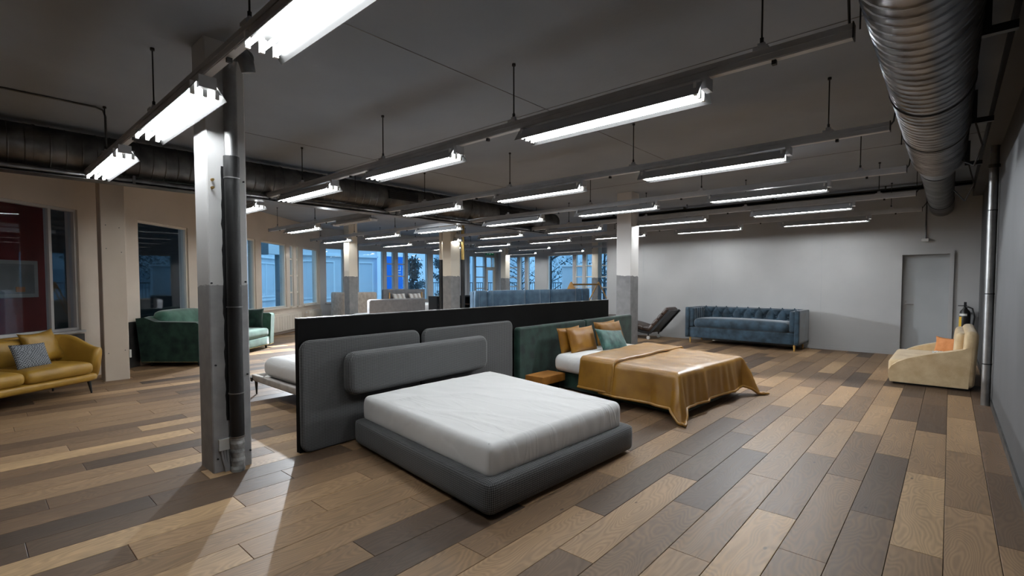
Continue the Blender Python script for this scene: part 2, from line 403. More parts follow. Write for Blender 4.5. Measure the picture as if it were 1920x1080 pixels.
def glass_mat(name='window_glass', tint=(.93, .96, .98), gl=1.0):
    m, nt, b = newmat(name); L = nt.links.new; nt.nodes.remove(b)
    out = nt.nodes['Material Output']; tr = N(nt, 'BsdfTransparent'); tr.inputs[0].default_value = (*tint, 1)
    g = N(nt, 'BsdfGlossy', Roughness=.02); mx = N(nt, 'MixShader')
    ge = N(nt, 'NewGeometry'); dt = N(nt, 'VectorMath', operation='DOT_PRODUCT'); L(ge.outputs['Normal'], dt.inputs[0]); L(ge.outputs['Incoming'], dt.inputs[1])
    ab = N(nt, 'Math', operation='ABSOLUTE'); L(dt.outputs['Value'], ab.inputs[0])
    om = N(nt, 'Math', operation='SUBTRACT'); om.inputs[0].default_value = 1; L(ab.outputs[0], om.inputs[1])
    pw = N(nt, 'Math', operation='POWER'); L(om.outputs[0], pw.inputs[0]); pw.inputs[1].default_value = 5
    fr = N(nt, 'Math', operation='MULTIPLY_ADD'); L(pw.outputs[0], fr.inputs[0]); fr.inputs[1].default_value = .9; fr.inputs[2].default_value = .045
    L(fr.outputs[0], mx.inputs[0]); L(tr.outputs[0], mx.inputs[1]); L(g.outputs[0], mx.inputs[2]); L(mx.outputs[0], out.inputs[0])
    return m
M['glass'] = glass_mat()
M['glass_dark'] = glass_mat('smoked_window_glass', (.55, .60, .60))
M['facade'] = mottled('pale_facade_panel', (.62, .66, .70), (.70, .74, .78), .8, .6, .02)
M['facade_frame'] = flat('white_facade_frame', (.85, .88, .90), .5)
M['facade_glass'] = mottled('facade_window_glass', (.30, .38, .44), (.45, .52, .58), 1.2, .35, 0)
M['facade_dark'] = flat('dark_facade_recess', (.10, .13, .15), .6)
M['banner'] = flat('bright_blue_banner', (.01, .22, .80), .6)
M['banner_white'] = flat('white_banner_print', (.75, .82, .88), .6)
M['ground'] = mottled('outside_paving', (.34, .36, .38), (.42, .44, .46), 1, .9, .1)
M['bark'] = mottled('dark_bark', (.012, .016, .02), (.03, .035, .04), 8, .9, .2)
M['leaf'] = mottled('dusk_leaf', (.016, .028, .034), (.045, .07, .08), 3, .8, 0)
M['red_wall'] = mottled('dark_red_wall', (.20, .010, .010), (.26, .018, .015), 2, .7, .05)
M['dark_out'] = flat('unlit_enclosure_black', (.018, .022, .022), .8)  # near-black: darkness of the unlit exterior is in the colour
M['notice'] = mottled('grey_framed_notice', (.20, .20, .19), (.30, .30, .29), 2, .5, 0)
M['notice_frame'] = flat('pale_notice_frame', (.45, .43, .41), .5)
M['label_orange'] = flat('orange_label', (.55, .20, .05), .5)
M['label_yellow'] = flat('yellow_label', (.70, .42, .03), .5)
M['label_white'] = flat('white_label', (.6, .6, .58), .5)
M['sign_green'] = emis('green_sign', (.0, .10, .045), .25)
M['sign_white'] = emis('sign_pictogram', (.5, .75, .6), .5)
M['exit_pale'] = flat('pale_sign_box', (.4, .4, .4), .5)
M['wood_box'] = mottled('oak_bedside_box', rgb('#8a5a22'), rgb('#a8712f'), 6, .45, .1, 40)
M['pale_wood'] = mottled('pale_wood', rgb('#b98a4a'), rgb('#cfa062'), 6, .5, .1, 40)
M['black_gloss'] = flat('black_lacquer', (.010, .010, .010), .35)
M['apron'] = mottled('dark_stone_apron', (.045, .040, .036), (.07, .062, .056), 3, .7, .1)
M['seam'] = flat('panel_seam', (.40, .36, .31), .7)
M['bulb'] = emis('warm_street_bulb', (1, .6, .25), 6)

# ================================================================ THE ROOM
H = 3.36
XR, YB, XBE, X2, Y3 = .41, 12.77, -7.62, -16.3, 17.2
L0 = CL(0, -6.65)
def LP(d, off=0, z=0): return CL(d, -6.65-off, z)
DL = 17.03
corner = LP(DL)                      # (-16.3, 8.28)
back = LP(-3.0)
YC = back.y

def wall(name, P, Q, openings, mat, out, z0=0, z1=H, th=.2, pre=0, post=0):
    """wall along P->Q with openings (s0,s1,za,zb); 'out' = unit vector pointing outdoors"""
    P, Q, out = Vector(P), Vector(Q), Vector(out); d = (Q-P); ln = d.length; d.normalize()
    T = lambda p: P+d*p.x+out*p.y+Vector((0, 0, p.z))
    m = MB(); s = -pre
    for (a, b, za, zb) in sorted(openings):
        if a > s: m.box(s, a, 0, th, z0, z1, T)
        if za > z0: m.box(a, b, 0, th, z0, za, T)
        if zb < z1: m.box(a, b, 0, th, zb, z1, T)
        s = b
    m.box(s, ln+post, 0, th, z0, z1, T)
    return struct(m.build(name, mat)), T
OUT_L = -R.copy(); OUT_L.z = 0
ZS, ZT = .76, 2.6
wl_open = [(4.2, 7.56, ZS, ZT), (8.77, 10.12, ZS, ZT), (11.4, 12.77, ZS, ZT), (13.06, 14.5, ZS, ZT), (14.74, 14.98, ZS, ZT),
           (15.19, 15.36, ZS, ZT), (15.66, 16.85, ZS, ZT)]
wall_l, TL = wall('wall_left', LP(-3), corner, [(a+3, b+3, c, d) for a, b, c, d in wl_open], M['cream'], OUT_L, pre=.3)
def TLd(p): return TL(Vector((p.x+3, p.y, p.z)))
k2 = 1.0124
w2y = [(8.39, 9.07), (9.65, 10.72), (10.84, 11.20), (11.36, 11.74), (11.83, 12.85), (13.10, 13.68), (13.9, 14.6), (15.04, 15.14), (15.20, 15.55), (15.60, 16.21)]
zA, zB = .76, 2.69
w2_open = [(a*k2-corner.y, b*k2-corner.y, zA, zB) for a, b in w2y]
DOOR_OUT = (16.26*k2-corner.y, Y3-.1-corner.y, 0.02, zB)
wall_2, T2 = wall('wall_far_left', corner, (X2, Y3, 0), w2_open+[DOOR_OUT], M['plaster'], (-1, 0, 0), pre=.1, post=.2)
sx3 = 17.2/17.0
w3x = [(-15.5, -14.85), (-14.74, -14.41), (-14.27, -13.8), (-13.11, -11.77), (-11.66, -11.29), (-11.16, -10.75), (-10.64, -9.9), (-9.7, -8.4)]
w3_open = [(a*sx3-X2, b*sx3-X2, zA, 2.66) for a, b in w3x]
wall_3, T3 = wall('wall_far', (X2, Y3, 0), (XBE, Y3, 0), w3_open, M['plaster'], (0, 1, 0), post=.2)
m = MB(); m.box(XBE, XBE+.2, YB, Y3+.2, 0, H); struct(m.build('wall_return', M['plaster']))
DX0, DX1, DZ = -.76, 0.0, 2.06
wall_b, TB = wall('wall_back', (XBE+.2, YB, 0), (XR, YB, 0), [(DX0-(XBE+.2), DX1-(XBE+.2), 0, DZ)], M['plaster'], (0, 1, 0), post=.2)
m = MB(); m.box(XR, XR+.2, YC-.2, YB+.2, 0, H); struct(m.build('wall_right', M['dark_wall']))
m = MB(); m.box(back.x-.3, XR+.2, YC-.2, YC, 0, H); struct(m.build('wall_behind', M['plaster']))
m = MB(); m.prism([(back.x-.3, YC-.2), (XR+.2, YC-.2), (XR+.2, Y3+.2), (X2-.2, Y3+.2), (X2-.2, corner.y)], H, H+.2)
ceil = struct(m.build('ceiling', M['ceiling']))
# faint raised joints of the ceiling boards
for k, (a, b) in enumerate([((-9.0, 4.25), (XR, 4.25)), ((-9.0, 8.5), (XR, 8.5)), ((-3.3, .5), (-3.3, 8.5)), ((-6.6, 2.0), (-6.6, 8.5))]):
    m = MB()
    if a[1] == b[1]: m.box(a[0], b[0], a[1]-.004, a[1]+.004, H-.003, H+.01)
    else: m.box(a[0]-.004, a[0]+.004, a[1], b[1], H-.003, H+.01)
    m.build('ceiling_joint', M['galv_dark'], ceil)

# ---- floor: subfloor and every plank its own piece
m = MB(); m.prism([(back.x-.3, YC-.2), (XR+.2, YC-.2), (XR+.2, Y3+.2), (X2-.2, Y3+.2), (X2-.2, corner.y)], -.12, -.021)
floor = struct(m.build('floor', M['subfloor']))
def clip(poly, inside, inter):
    out = []
    for i, p in enumerate(poly):
        q = poly[(i+1) % len(poly)]; a, b = inside(p), inside(q)
        if a: out.append(p)
        if a != b: out.append(inter(p, q))
    return out
def clip_hp(poly, nx, ny, c):        # keep nx*x+ny*y >= c
    f = lambda p: nx*p[0]+ny*p[1]-c
    return clip(poly, lambda p: f(p) >= 0, lambda p, q: (p[0]+(q[0]-p[0])*f(p)/(f(p)-f(q)), p[1]+(q[1]-p[1])*f(p)/(f(p)-f(q))))
PW, PL, GAP = .232, 1.45, .0028
planks = []
i0 = int((X2-.3)/PW)-1
for i in range(i0, 3):
    x0 = .01+i*PW-PW*0; x1 = x0+PW
    off = ((i*7) % 11)/11*PL+random.uniform(-.12, .12)
    j0 = int((YC-2)/PL)-1
    for j in range(j0, 15):
        y0 = j*PL+off; y1 = y0+PL
        poly = [(x0+GAP/2, y0+GAP/2), (x1-GAP/2, y0+GAP/2), (x1-GAP/2, y1-GAP/2), (x0+GAP/2, y1-GAP/2)]
        poly = clip_hp(poly, R.x, R.y, -6.66)
        if len(poly) < 3: continue
        poly = clip_hp(poly, -1, 0, -XR-.005); poly = clip_hp(poly, 1, 0, X2-.005) if len(poly) > 2 else []
        if len(poly) < 3: continue
        poly = clip_hp(poly, 0, 1, YC-.01); poly = clip_hp(poly, 0, -1, -(Y3 if (x0+x1)/2 < XBE+.05 else YB)-.01) if len(poly) > 2 else []
        if len(poly) < 3: continue
        area = abs(sum(poly[k][0]*poly[(k+1) % len(poly)][1]-poly[(k+1) % len(poly)][0]*poly[k][1] for k in range(len(poly))))/2
        if area < .003: continue
        cx, cy = sum(p[0] for p in poly)/len(poly), sum(p[1] for p in poly)/len(poly)
        d = cx*F.x+cy*F.y; l = cx*R.x+cy*R.y
        vis = area/max(d, 1.2)**3 if (d > .9 and abs(l) < d*1.12+.5 and 920*1.5/max(d, .1) < 700) else 0
        tone = min(1, max(0, random.gauss(.50, .26)))
        if random.random() < .10: tone = random.uniform(0, .12)
        planks.append((vis, poly, (x0, y0), tone, random.random(), random.uniform(-.0004, .0004)))
planks.sort(key=lambda t: -t[0])
def plank_geo(items):
    V, Fs, T_, G = [], [], [], []
    for vis, poly, (x0, y0), tone, sd, dz in items:
        n = len(poly); b = len(V); e = .0016
        cx, cy = sum(p[0] for p in poly)/n, sum(p[1] for p in poly)/n
        rings = []
        for (ins, z) in ((0, -.020), (0, -.0015), (e, 0.0)):
            for p in poly:
                dx, dy = p[0]-cx, p[1]-cy; l = math.hypot(dx, dy)
                V.append((p[0]-(e*(1 if dx > 0 else -1) if ins else 0), p[1]-(e*(1 if dy > 0 else -1) if ins else 0), z+dz))
        fs = [tuple(b+2*n+k for k in range(n))]
        for r_ in range(2):
            for k in range(n): fs.append((b+r_*n+k, b+r_*n+(k+1) % n, b+(r_+1)*n+(k+1) % n, b+(r_+1)*n+k))
        Fs += fs
        for q in fs:
            for vi in q: T_.append(tone); G.append((V[vi][0]-x0, V[vi][1]-y0, sd))
    me = bpy.data.meshes.new('plank'); me.from_pydata(V, [], Fs)
    a = me.attributes.new('tone', 'FLOAT', 'CORNER'); a.data.foreach_set('value', T_)
    a = me.attributes.new('grain_uv', 'FLOAT_VECTOR', 'CORNER'); a.data.foreach_set('vector', [c for g in G for c in g])
    me.update(); return me
for it in planks[:298]: link('plank', plank_geo([it]), M['oak'], floor)
o = link('far_planks', plank_geo(planks[298:]), M['oak'], floor); o['kind'] = 'stuff'

# ---- baseboards, panel joints, right wall services
m = MB(); m.box(XR-.014, XR, YC, YB, 0, .07); struct(m.build('baseboard_right', M['galv_dark']))
m = MB(); m.box(XBE+.2, DX0-.09, YB-.014, YB, 0, .07); m.box(DX1+.09, XR-.014, YB-.014, YB, 0, .07); struct(m.build('baseboard_back', M['plaster']))
for x in (-6.45, -4.55, -2.15):
    m = MB(); m.box(x-.004, x+.004, YB-.003, YB, .07, 2.45); m.build('panel_joint', M['door'], wall_b)
wr = bpy.data.objects['wall_right']
for y in (4.05, 2.2):
    m = MB(); m.box(XR-.004, XR, y-.006, y+.006, .07, 3.0); m.build('panel_joint', M['seam'], wr)
m = MB(); m.box(.27, XR, YC, YB, 3.12, H); struct(m.build('trim_1', M['dark_wall']))       # boxed-in strip along the top of the right wall

# ---- the door in the back wall
dr = MB(); fw = .045
fr = MB(); fr.box(DX0-fw, DX0+.02, YB-.03, YB+.16, 0, DZ+fw); fr.box(DX1-.02, DX1+fw, YB-.03, YB+.16, 0, DZ+fw); fr.box(DX0+.02, DX1-.02, YB-.03, YB+.16, DZ-.015, DZ+fw)
door = struct(fr.build('door_1', M['plaster']))
m = MB(); m.box(DX0+.02, DX1-.02, YB+.08, YB+.13, .01, DZ-.015); dl = m.build('door_leaf', M['door'], door)
m = MB(); m.box(DX0+.07, DX0+.10, YB+.072, YB+.08, .92, 1.12); m.cyl((DX0+.085, YB+.08, 1.05), (DX0+.085, YB+.03, 1.05), .011)
m.cyl((DX0+.085, YB+.035, 1.05), (DX0+.215, YB+.035, 1.05), .010); m.build('door_handle', M['steel'], dl)
m = MB(); m.cyl((DX0+.085, YB+.08, .955), (DX0+.085, YB+.062, .955), .014, 10); m.build('key_cylinder', M['steel'], dl)

# ---- windows
def bars(T, a, b, za, zb, fw, d0=.03, d1=.12):
    m = MB(); m.box(a, a+fw, d0, d1, za, zb, T); m.box(b-fw, b, d0, d1, za, zb, T)
    m.box(a+fw, b-fw, d0, d1, za, za+fw, T); m.box(a+fw, b-fw, d0, d1, zb-fw, zb, T); return m
wcount = [0]
def window(T, a, b, za, zb, fmat, gmat, rows=(), cols=(), fw=.045, off=0):
    wcount[0] += 1
    a, b = a+off, b+off
    o = struct(bars(T, a, b, za, zb, fw).build('window_%d' % wcount[0], fmat))
    xs = [a+fw]+[c+off for c in cols]+[b-fw]; zs = [za+fw]+list(rows)+[zb-fw]; mw = .022
    for c in cols: m = MB(); m.box(c+off-mw, c+off+mw, .04, .11, za+fw, zb-fw, T); m.build('mullion', fmat, o)
    for i in range(len(xs)-1):
        xa, xb = xs[i]+(mw if i else 0), xs[i+1]-(mw if i < len(xs)-2 else 0)
        for r_ in rows: m = MB(); m.box(xa, xb, .04, .11, r_-mw, r_+mw, T); m.build('crossbar', fmat, o)
        for j in range(len(zs)-1):
            za_, zb_ = zs[j]+(mw if j else 0), zs[j+1]-(mw if j < len(zs)-2 else 0)
            m = MB(); m.box(xa, xb, .07, .076, za_, zb_, T); m.build('pane', gmat, o)
    return o
def sill(T, a, b, z, mat, off=0):
    m = MB(); m.box(a+off-.03, b+off+.03, -.05, .03, z-.035, z, T); return m
ldefs = [(4.2, 7.56, [5.6, 7.14], []), (8.77, 10.12, [], []), (11.4, 12.77, [], []), (13.06, 14.5, [], []),
         (14.74, 14.98, [], [1.18, 1.69, 2.19]), (15.19, 15.36, [], [1.18, 1.69, 2.19]), (15.66, 16.85, [], [])]
for k, (a, b, cols, rows) in enumerate(ldefs):
    w = window(TLd, a, b, ZS, ZT, M['cream_frame'] if k else M['grey_frame'], M['glass'], rows, cols, fw=.04 if k not in (4, 5) else .02)
    sill(TLd, a, b, ZS, None).build('window_sill', M['cream_frame'] if k else M['grey_frame'], w)
for k, (a, b, za, zb) in enumerate(w2_open):
    rows = [1.2, 1.72, 2.2] if k in (2, 3, 9) else []
    w = window(T2, a, b, za, zb, M['grey_frame'], M['glass'], rows, [], fw=.03)
    sill(T2, a, b, za, None).build('window_sill', M['grey_frame'], w)
for k, (a, b, za, zb) in enumerate(w3_open):
    rows = [1.28, 1.71, 2.16] if k in (0, 4, 5, 6) else []
    w = window(T3, a, b, za, zb, M['cream_frame'], M['glass'], rows, [], fw=.03)
    sill(T3, a, b, za, None).build('window_sill', M['cream_frame'], w)
# glazed outside door with transom
a, b, za, zb = DOOR_OUT
gd = struct(bars(T2, a, b, za, zb, .045).build('door_2', M['cream_frame']))
m = MB(); m.box(a+.045, b-.045, .03, .12, 2.14, 2.20, T2); m.build('crossbar', M['cream_frame'], gd)
for (p, q) in ((a+.045, a+.40), (a+.44, b-.045)):
    m = MB(); m.box(p, q, .07, .076, 2.20, zb-.045, T2); m.build('pane', M['glass'], gd)
m = MB(); m.box(a+.40, a+.44, .04, .11, 2.20, zb-.045, T2); m.build('mullion', M['cream_frame'], gd)
gl = bars(T2, a+.05, b-.05, za, 2.14, .09, .04, .09).build('door_leaf', M['cream_frame'], gd)
m = MB(); m.box(a+.14, b-.14, .06, .066, za+.09, 2.05, T2); m.build('pane', M['glass'], gl)
m = MB(); m.box(a+.085, a+.105, .0, .04, 1.0, 1.15, T2); m.box(a+.085, a+.20, -.02, 0, 1.06, 1.08, T2); m.build('door_handle', M['black_leg'], gl)

# ---- columns
def column(x1, y0, label, mat, w=.29, d=.283, name='concrete_column'):
    """x1,y0 = corner nearest to the camera; shaft reaches the ceiling"""
    c = thing(name, label, 'column', (x1-w/2, y0+d/2, 0))
    ch = .008; hw, hd = w/2, d/2
    poly = [(-hw+ch, -hd), (hw-ch, -hd), (hw, -hd+ch), (hw, hd-ch), (hw-ch, hd), (-hw+ch, hd), (-hw, hd-ch), (-hw, -hd+ch)]
    m = MB(); m.prism(poly, 0, H); m.build('shaft', mat, c); return c
c1 = column(-4.257, 1.27, 'square white column with bare concrete foot and black pipe, left foreground', M['col_white'])
def screwset(c, pts, mat, r=.007):
    for (x, y, z, ax) in pts:
        m = MB(); n = Vector((1, 0, 0)) if ax == 'x' else Vector((0, -1, 0)); p = Vector((x, y, z))
        m.cyl(p, p+n*.012, r, 8); m.build('anchor_bolt', mat, c, True)
for z in (2.28, 2.22):
    m = MB(); p = Vector((-4.257, 1.30, z)); m.cyl(p, p+Vector((.045, 0, 0)), .004, 8); m.cyl(p+Vector((.02, 0, 0)), p+Vector((.026, 0, 0)), .012, 8); m.cyl(p+Vector((.045, 0, 0)), p+Vector((.05, 0, 0)), .009, 8)
    m.build('brass_hook', M['brass'], c1, True)
screwset(c1, [(-4.257, 1.285, 1.49, 'x'), (-4.257, 1.53, 2.3, 'x'), (-4.257, 1.53, 1.5, 'x'), (-4.257, 1.54, .12, 'x'), (-4.257, 1.30, .11, 'x'), (-4.257, 1.53, .75, 'x'), (-4.257, 1.30, .85, 'x')], M['black_leg'])
# pipe strapped to it
pp = thing('drain_pipe', 'round black insulated pipe strapped down the white foreground column, bright metal above', 'pipe', (-4.195, 1.425, 0))
m = MB(); m.cyl((0, 0, .27), (0, 0, 2.30), .052, 20); m.build('black_section', M['pipe_black'], pp)
m = MB(); m.cyl((0, 0, 2.30), (0, 0, 2.47), .056, 20); m.build('collar', M['pipe_black'], pp)
m = MB(); m.cyl((0, 0, 2.47), (0, 0, 3.02), .047, 20); m.tube([(0, 0, 3.02), (0, 0, 3.12), (.02, 0, 3.20), (.07, 0, 3.24)], .047, 16); m.build('steel_section', M['steel'], pp)
m = MB(); m.tube([(.07, 0, 3.24), (.13, .01, 3.235), (.18, .03, 3.20), (.20, .05, 3.15), (.19, .07, 3.08)], [.05, .055, .05, .055, .05], 14)
for k in range(7):
    t = k/6; m.cyl((.07+.12*t, .05*t, 3.24-.05*t*t-.003), (.078+.12*t, .05*t, 3.235-.05*t*t), .058, 14)
m.build('flexible_elbow', M['galv'], pp)
for z in (1.30, .62, .275, 2.30): m = MB(); m.cyl((0, 0, z), (0, 0, z+.008), .0575, 20); m.build('strap', M['steel'], pp)
m = MB()
for k in range(12):
    z = .27*k/12; m.cyl((0, 0, z), (0, 0, z+.27/12), .050+.003*math.sin(k*2.1), 20, .050+.003*math.sin((k+1)*2.1), cap=(k in (0, 11)))
m.build('foot_wrap', M['wrap'], pp)
m = MB(); zz = [.40+.05*k for k in range(41)]
L_ = [(-4.2555, 1.365+random.uniform(-.006, .006), z) for z in zz]; R2 = [(-4.2555, 1.43, z) for z in zz]
m.add(L_+R2, [(k, 41+k, 42+k, k+1) for k in range(40)]); me_ = m.build('tar_strip', M['pipe_black'], c1, True)
m = MB(); m.box(-4.257, -4.2285, 1.305, 1.385, .175, .262); jb = m.build('junction_box', M['white_plastic'], c1, True)
for k in range(3):
    m = MB(); m.tube([(-4.245, 1.325+.02*k, .175), (-4.243, 1.335+.018*k, .10), (-4.24, 1.35+.014*k, .04), (-4.24, 1.352+.014*k, .0)], .009, 8); m.build('cable', M['rail'], c1, True)

column(-4.95, 9.25, 'square white column with grey concrete lower half beside the green headboard bed', M['col_far'], .34, .33)
c3 = column(-10.75, 9.4, 'cream column flanked by two black pipes beyond the black partition', M['col_cream'], .36, .36)
for k, (dx, dy, lab) in enumerate([(-.47, .03, 'black and cream vertical pipe on the left of the twin-pipe column'), (.05, .42, 'black and brass-toned vertical pipe on the right of the twin-pipe column')]):
    p = thing('vertical_pipe', lab, 'pipe', (-10.75+dx, 9.4+dy, 0))
    m = MB(); m.cyl((0, 0, 0), (0, 0, 2.15), .06, 14); m.build('black_section', M['pipe_black'], p)
    m = MB(); m.cyl((0, 0, 2.15), (0, 0, H), .052, 14); m.build('upper_section', M['cream_frame'] if k == 0 else M['brass'], p)
column(-13.25, 7.63, 'cream column with dark concrete foot in front of the beige sofa', M['col_cream'])
column(-14.43, 15.75, 'far cream column standing before the glazed outside door', M['col_cream'])
column(-10.3, 16.6, 'far column at the right edge of the garden windows', M['col_cream'])
c5 = column(-9.45, 1.40, 'beige painted column between the mustard sofa and the green sofa', M['col_beige'], .3, .3)
screwset(c5, [(-9.45, 1.45, .42, 'x'), (-9.45, 1.65, .45, 'x'), (-9.45, 1.46, 2.35, 'x'), (-9.45, 1.62, 2.32, 'x'), (-9.45, 1.64, 1.95, 'x'), (-9.45, 1.46, 2.0, 'x')], M['galv_dark'])
m = MB(); m.box(-9.47, -9.44, 1.70, 1.725, .33, .45); m.build('socket_outlet', M['white_plastic'], c5, True)
# grey half panel below the window between column and green sofa
m = MB(); m.box(7.95, 8.72, -.012, 0, 0, .80, TLd); m.build('lower_panel', M['galv_dark'], wall_l)
m = MB(); m.box(4.2, 7.60, -.014, 0, .0, .70, TLd); m.build('apron_panel', M['apron'], wall_l)

# ---- light rails and tube lamps
YR = [1.067+2.128*k for k in range(8)]
ORD = ['nearest', 'second', 'third', 'fourth', 'fifth', 'sixth', 'seventh', 'eighth']
NTH = ['first', 'second', 'third', 'fourth', 'fifth', 'sixth', 'seventh']
def rail(k, xl, xr, lab, rods):
    y = YR[k]; t = thing('light_rail', lab, 'light rail', ((xl+xr)/2, y, 2.79), 0, 'light rails under the ceiling')
    m = MB(); m.box(xl, xr, y-.028, y+.028, 2.795, 2.865); m.box(xl, xr, y-.034, y+.034, 2.828, 2.834); m.build('channel', M['rail'], t, True)
    m = MB(); m.box(xl, xr, y-.022, y+.022, 2.79, 2.795); m.build('cover_strip', M['reflector'], t, True)
    for x in (xl, xr):
        s_ = 1 if x == xr else -1
        m = MB(); m.box(min(x, x+s_*.006), max(x, x+s_*.006), y-.034, y+.034, 2.785, 2.87); m.build('end_cap', M['wire'], t, True)
    for x in rods:
        if not (xl < x < xr): continue
        m = MB(); m.cyl((x, y, 2.875), (x, y, H), .006, 6); m.cyl((x, y, H-.02), (x, y, H), .016, 8); m.cyl((x, y, 2.90), (x, y, 2.94), .012, 6); m.build('hanging_rod', M['wire'], t, True)
        m = MB(); m.box(x-.04, x+.04, y-.036, y+.036, 2.862, 2.882); m.box(x-.02, x+.02, y-.012, y+.012, 2.88, 2.91); m.build('saddle_clip', M['rail'], t, True)
    for n in range(7):
        x = -.80-2.34*n
        if xl+.1 < x < xr-.1: m = MB(); m.box(x-.012, x+.012, y-.014, y+.014, 2.765, 2.79); m.build('joint_clip', M['wire'], t, True)
    return t
def lamp(xr, y, lab, ln=1.52, lit=True, proto=[None]):
    if proto[0] is None:
        t = thing('tube_lamp', lab, 'ceiling lamp', (0, 0, 0), 0, 'fluorescent lamps hanging under the light rails')
        m = MB(); h0, h1 = -.122, -.03
        for s_ in (-1, 1):
            a = [(s_*.050, h1), (s_*.055, h1), (s_*.120, h0), (s_*.115, h0)]
            v = [(x, p[0], p[1]) for x in (0, -1) for p in a]
            m.add(v, [(0, 1, 2, 3), (7, 6, 5, 4), (0, 4, 5, 1), (1, 5, 6, 2), (2, 6, 7, 3), (3, 7, 4, 0)])
        m.box(-1, 0, -.05, .05, h1-.004, h1+.004); m.v = [(p[0]*ln, p[1], p[2]) for p in m.v]
        m.build('reflector', M['reflector_skin'], t)
        m = MB(); m.box(-.01, .03, -.05, .05, -.075, 0); m.build('bracket', M['rail'], t)
        m = MB(); m.box(-ln-.01, -ln+.03, -.03, .03, -.04, 0); m.build('bracket', M['rail'], t)
        for q in (-.07, 0, .07):
            m = MB(); m.cyl((-.045, q, -.095), (-ln+.045, q, -.095), .0115, 10); m.build('tube', M['tube'], t)
        for x in (-.045, -ln+.03):
            for q in (-.07, 0, .07):
                m = MB(); m.box(x, x+.018, q-.012, q+.012, -.112, -.03); m.build('socket', M['socket'], t)
        proto[0] = t; o = t
    else: o = copy_tree(proto[0])
    o.location = (xr, y, 2.79); o['label'] = lab
    return o
def two_sided(outer, inner):
    """reflector sheet: grey outside, near-black inside to hold down tube glare, told apart by where it is on the sheet"""
    m, nt, b = newmat('reflector_sheet'); L = nt.links.new
    t = N(nt, 'TexCoord'); s = N(nt, 'SeparateXYZ'); L(t.outputs['Object'], s.inputs[0])
    def op(o, a, c):
        n = N(nt, 'Math', operation=o)
        for i, q in enumerate((a, c)):
            if q is None: continue
            if isinstance(q, (int, float)): n.inputs[i].default_value = q
            else: L(q, n.inputs[i])
        return n.outputs[0]
    ay = op('ABSOLUTE', s.outputs['Y'], None)
    line = op('ADD', op('MULTIPLY', op('SUBTRACT', ay, .0525), -1.415), -.03)     # mid-surface height at |y|
    f = op('GREATER_THAN', s.outputs['Z'], line)
    top = op('GREATER_THAN', s.outputs['Z'], -.0305)
    f2 = op('MAXIMUM', f, top)
    mx = N(nt, 'Mix', data_type='RGBA'); L(f2, mx.inputs[0]); mx.inputs[6].default_value = (*inner, 1); mx.inputs[7].default_value = (*outer, 1)
    L(mx.outputs[2], b.inputs['Base Color']); b.inputs['Roughness'].default_value = .45; return m
M['reflector_skin'] = two_sided((.40, .41, .43), (.05, .05, .05))  # inner faces darkened so they don't burn out beside the tubes
XL = [-8.2, -10.3, -13.1, -15.2, -15.95, -16.0, -16.0, -16.0]
XRR = [1.0, -.42, -.42, -.42, -.42, -.42, -8.2, -8.2]
XRR[0] = -.42
rods = [-.87-1.96*n for n in range(8)]
for k in range(8):
    rail(k, XL[k], XRR[k], 'long grey light rail carrying tube lamps, %s from the camera' % ORD[k], rods)
cnt = 0
for k in range(8):
    n = 0
    for q in range(7):
        x = -1.2-2.34*q
        if k >= 6 and x > -8.6: continue
        if x-1.55 < XL[k]+.05: continue
        if k == 2 and q == 3: continue         # the unlit, askew one is built below
        lamp(x, YR[k], 'triple-tube fluorescent lamp, %s from the right on the %s rail' % (NTH[n], ORD[k] if k else 'nearest'))
        n += 1
# the lamp that hangs dark
t = thing('unlit_tube_lamp', 'dark unlit tube lamp with a loose second tube beside it, on the third rail', 'ceiling lamp', (-8.3, YR[2], 2.79))
m = MB(); m.box(-1.45, 0, -.10, .10, -.075, -.06); m.add([(0, -.10, -.06), (0, -.13, -.10), (-1.45, -.13, -.10), (-1.45, -.10, -.06)], [(0, 1, 2, 3)]); m.box(-1.4, -.05, -.03, .03, -.06, 0); m.build('reflector', M['rail'], t)
for q in (-.05, .05): m = MB(); m.cyl((-.05, q, -.095), (-1.4, q, -.095), .013, 10); m.build('tube', M['tube_off'], t)
m = MB(); m.box(-.03, .0, -.07, .07, -.115, -.06); m.box(-1.45, -1.42, -.07, .07, -.115, -.06); m.build('socket', M['socket'], t)
# ---- ceiling conduit near the left
t = thing('ceiling_conduit', 'thin bent conduit along the ceiling above the leftmost duct', 'conduit', (-6.8, .8, H))
m = MB(); m.tube([(0, -.6, -.01), (0, .20, -.012), (0, .26, -.03), (0, .28, -.09), (0, .28, -.45)], .010, 8); m.build('tube', M['galv_dark'], t)
m = MB(); m.cyl((0, -.62, -.03), (0, -.62, 0), .07, 20); m.build('round_box', M['ceiling'], t)

# ---- ducts
def ringed(y0, y1, x, z, r, pitch, bump, n=32, r_end=None, axis='y'):
    pts = []; k = int((y1-y0)/pitch)
    for i in range(k):
        a = y0+i*pitch
        for (t, rr) in ((0, 0), (.006, 0), (pitch-.018, 0), (pitch-.012, 0), (pitch-.010, bump), (pitch-.002, bump)): pts.append((a+t, rr))
    pts.append((y1, 0)); v = []; f = []
    for (yy, rr) in pts:
        R_ = r if r_end is None else r+(r_end-r)*(yy-y0)/(y1-y0)
        for q in range(n):
            a = 2*PI*q/n; v.append((x+(R_+rr)*math.cos(a), yy, z+(R_+rr)*math.sin(a)))
    for i in range(len(pts)-1):
        for q in range(n): f.append((i*n+q, (i+1)*n+q, (i+1)*n+(q+1) % n, i*n+(q+1) % n))
    m = MB(); m.add(v, f, True); return m
t = thing('ventilation_duct', 'large spiral steel duct along the dark right wall, tapering to the back', 'duct', (-.15, 4, 3.03))
segs = [(-4.0, -1.0), (-1.0, 1.99), (1.99, 5.0), (5.0, 6.4), (6.4, 7.9)]
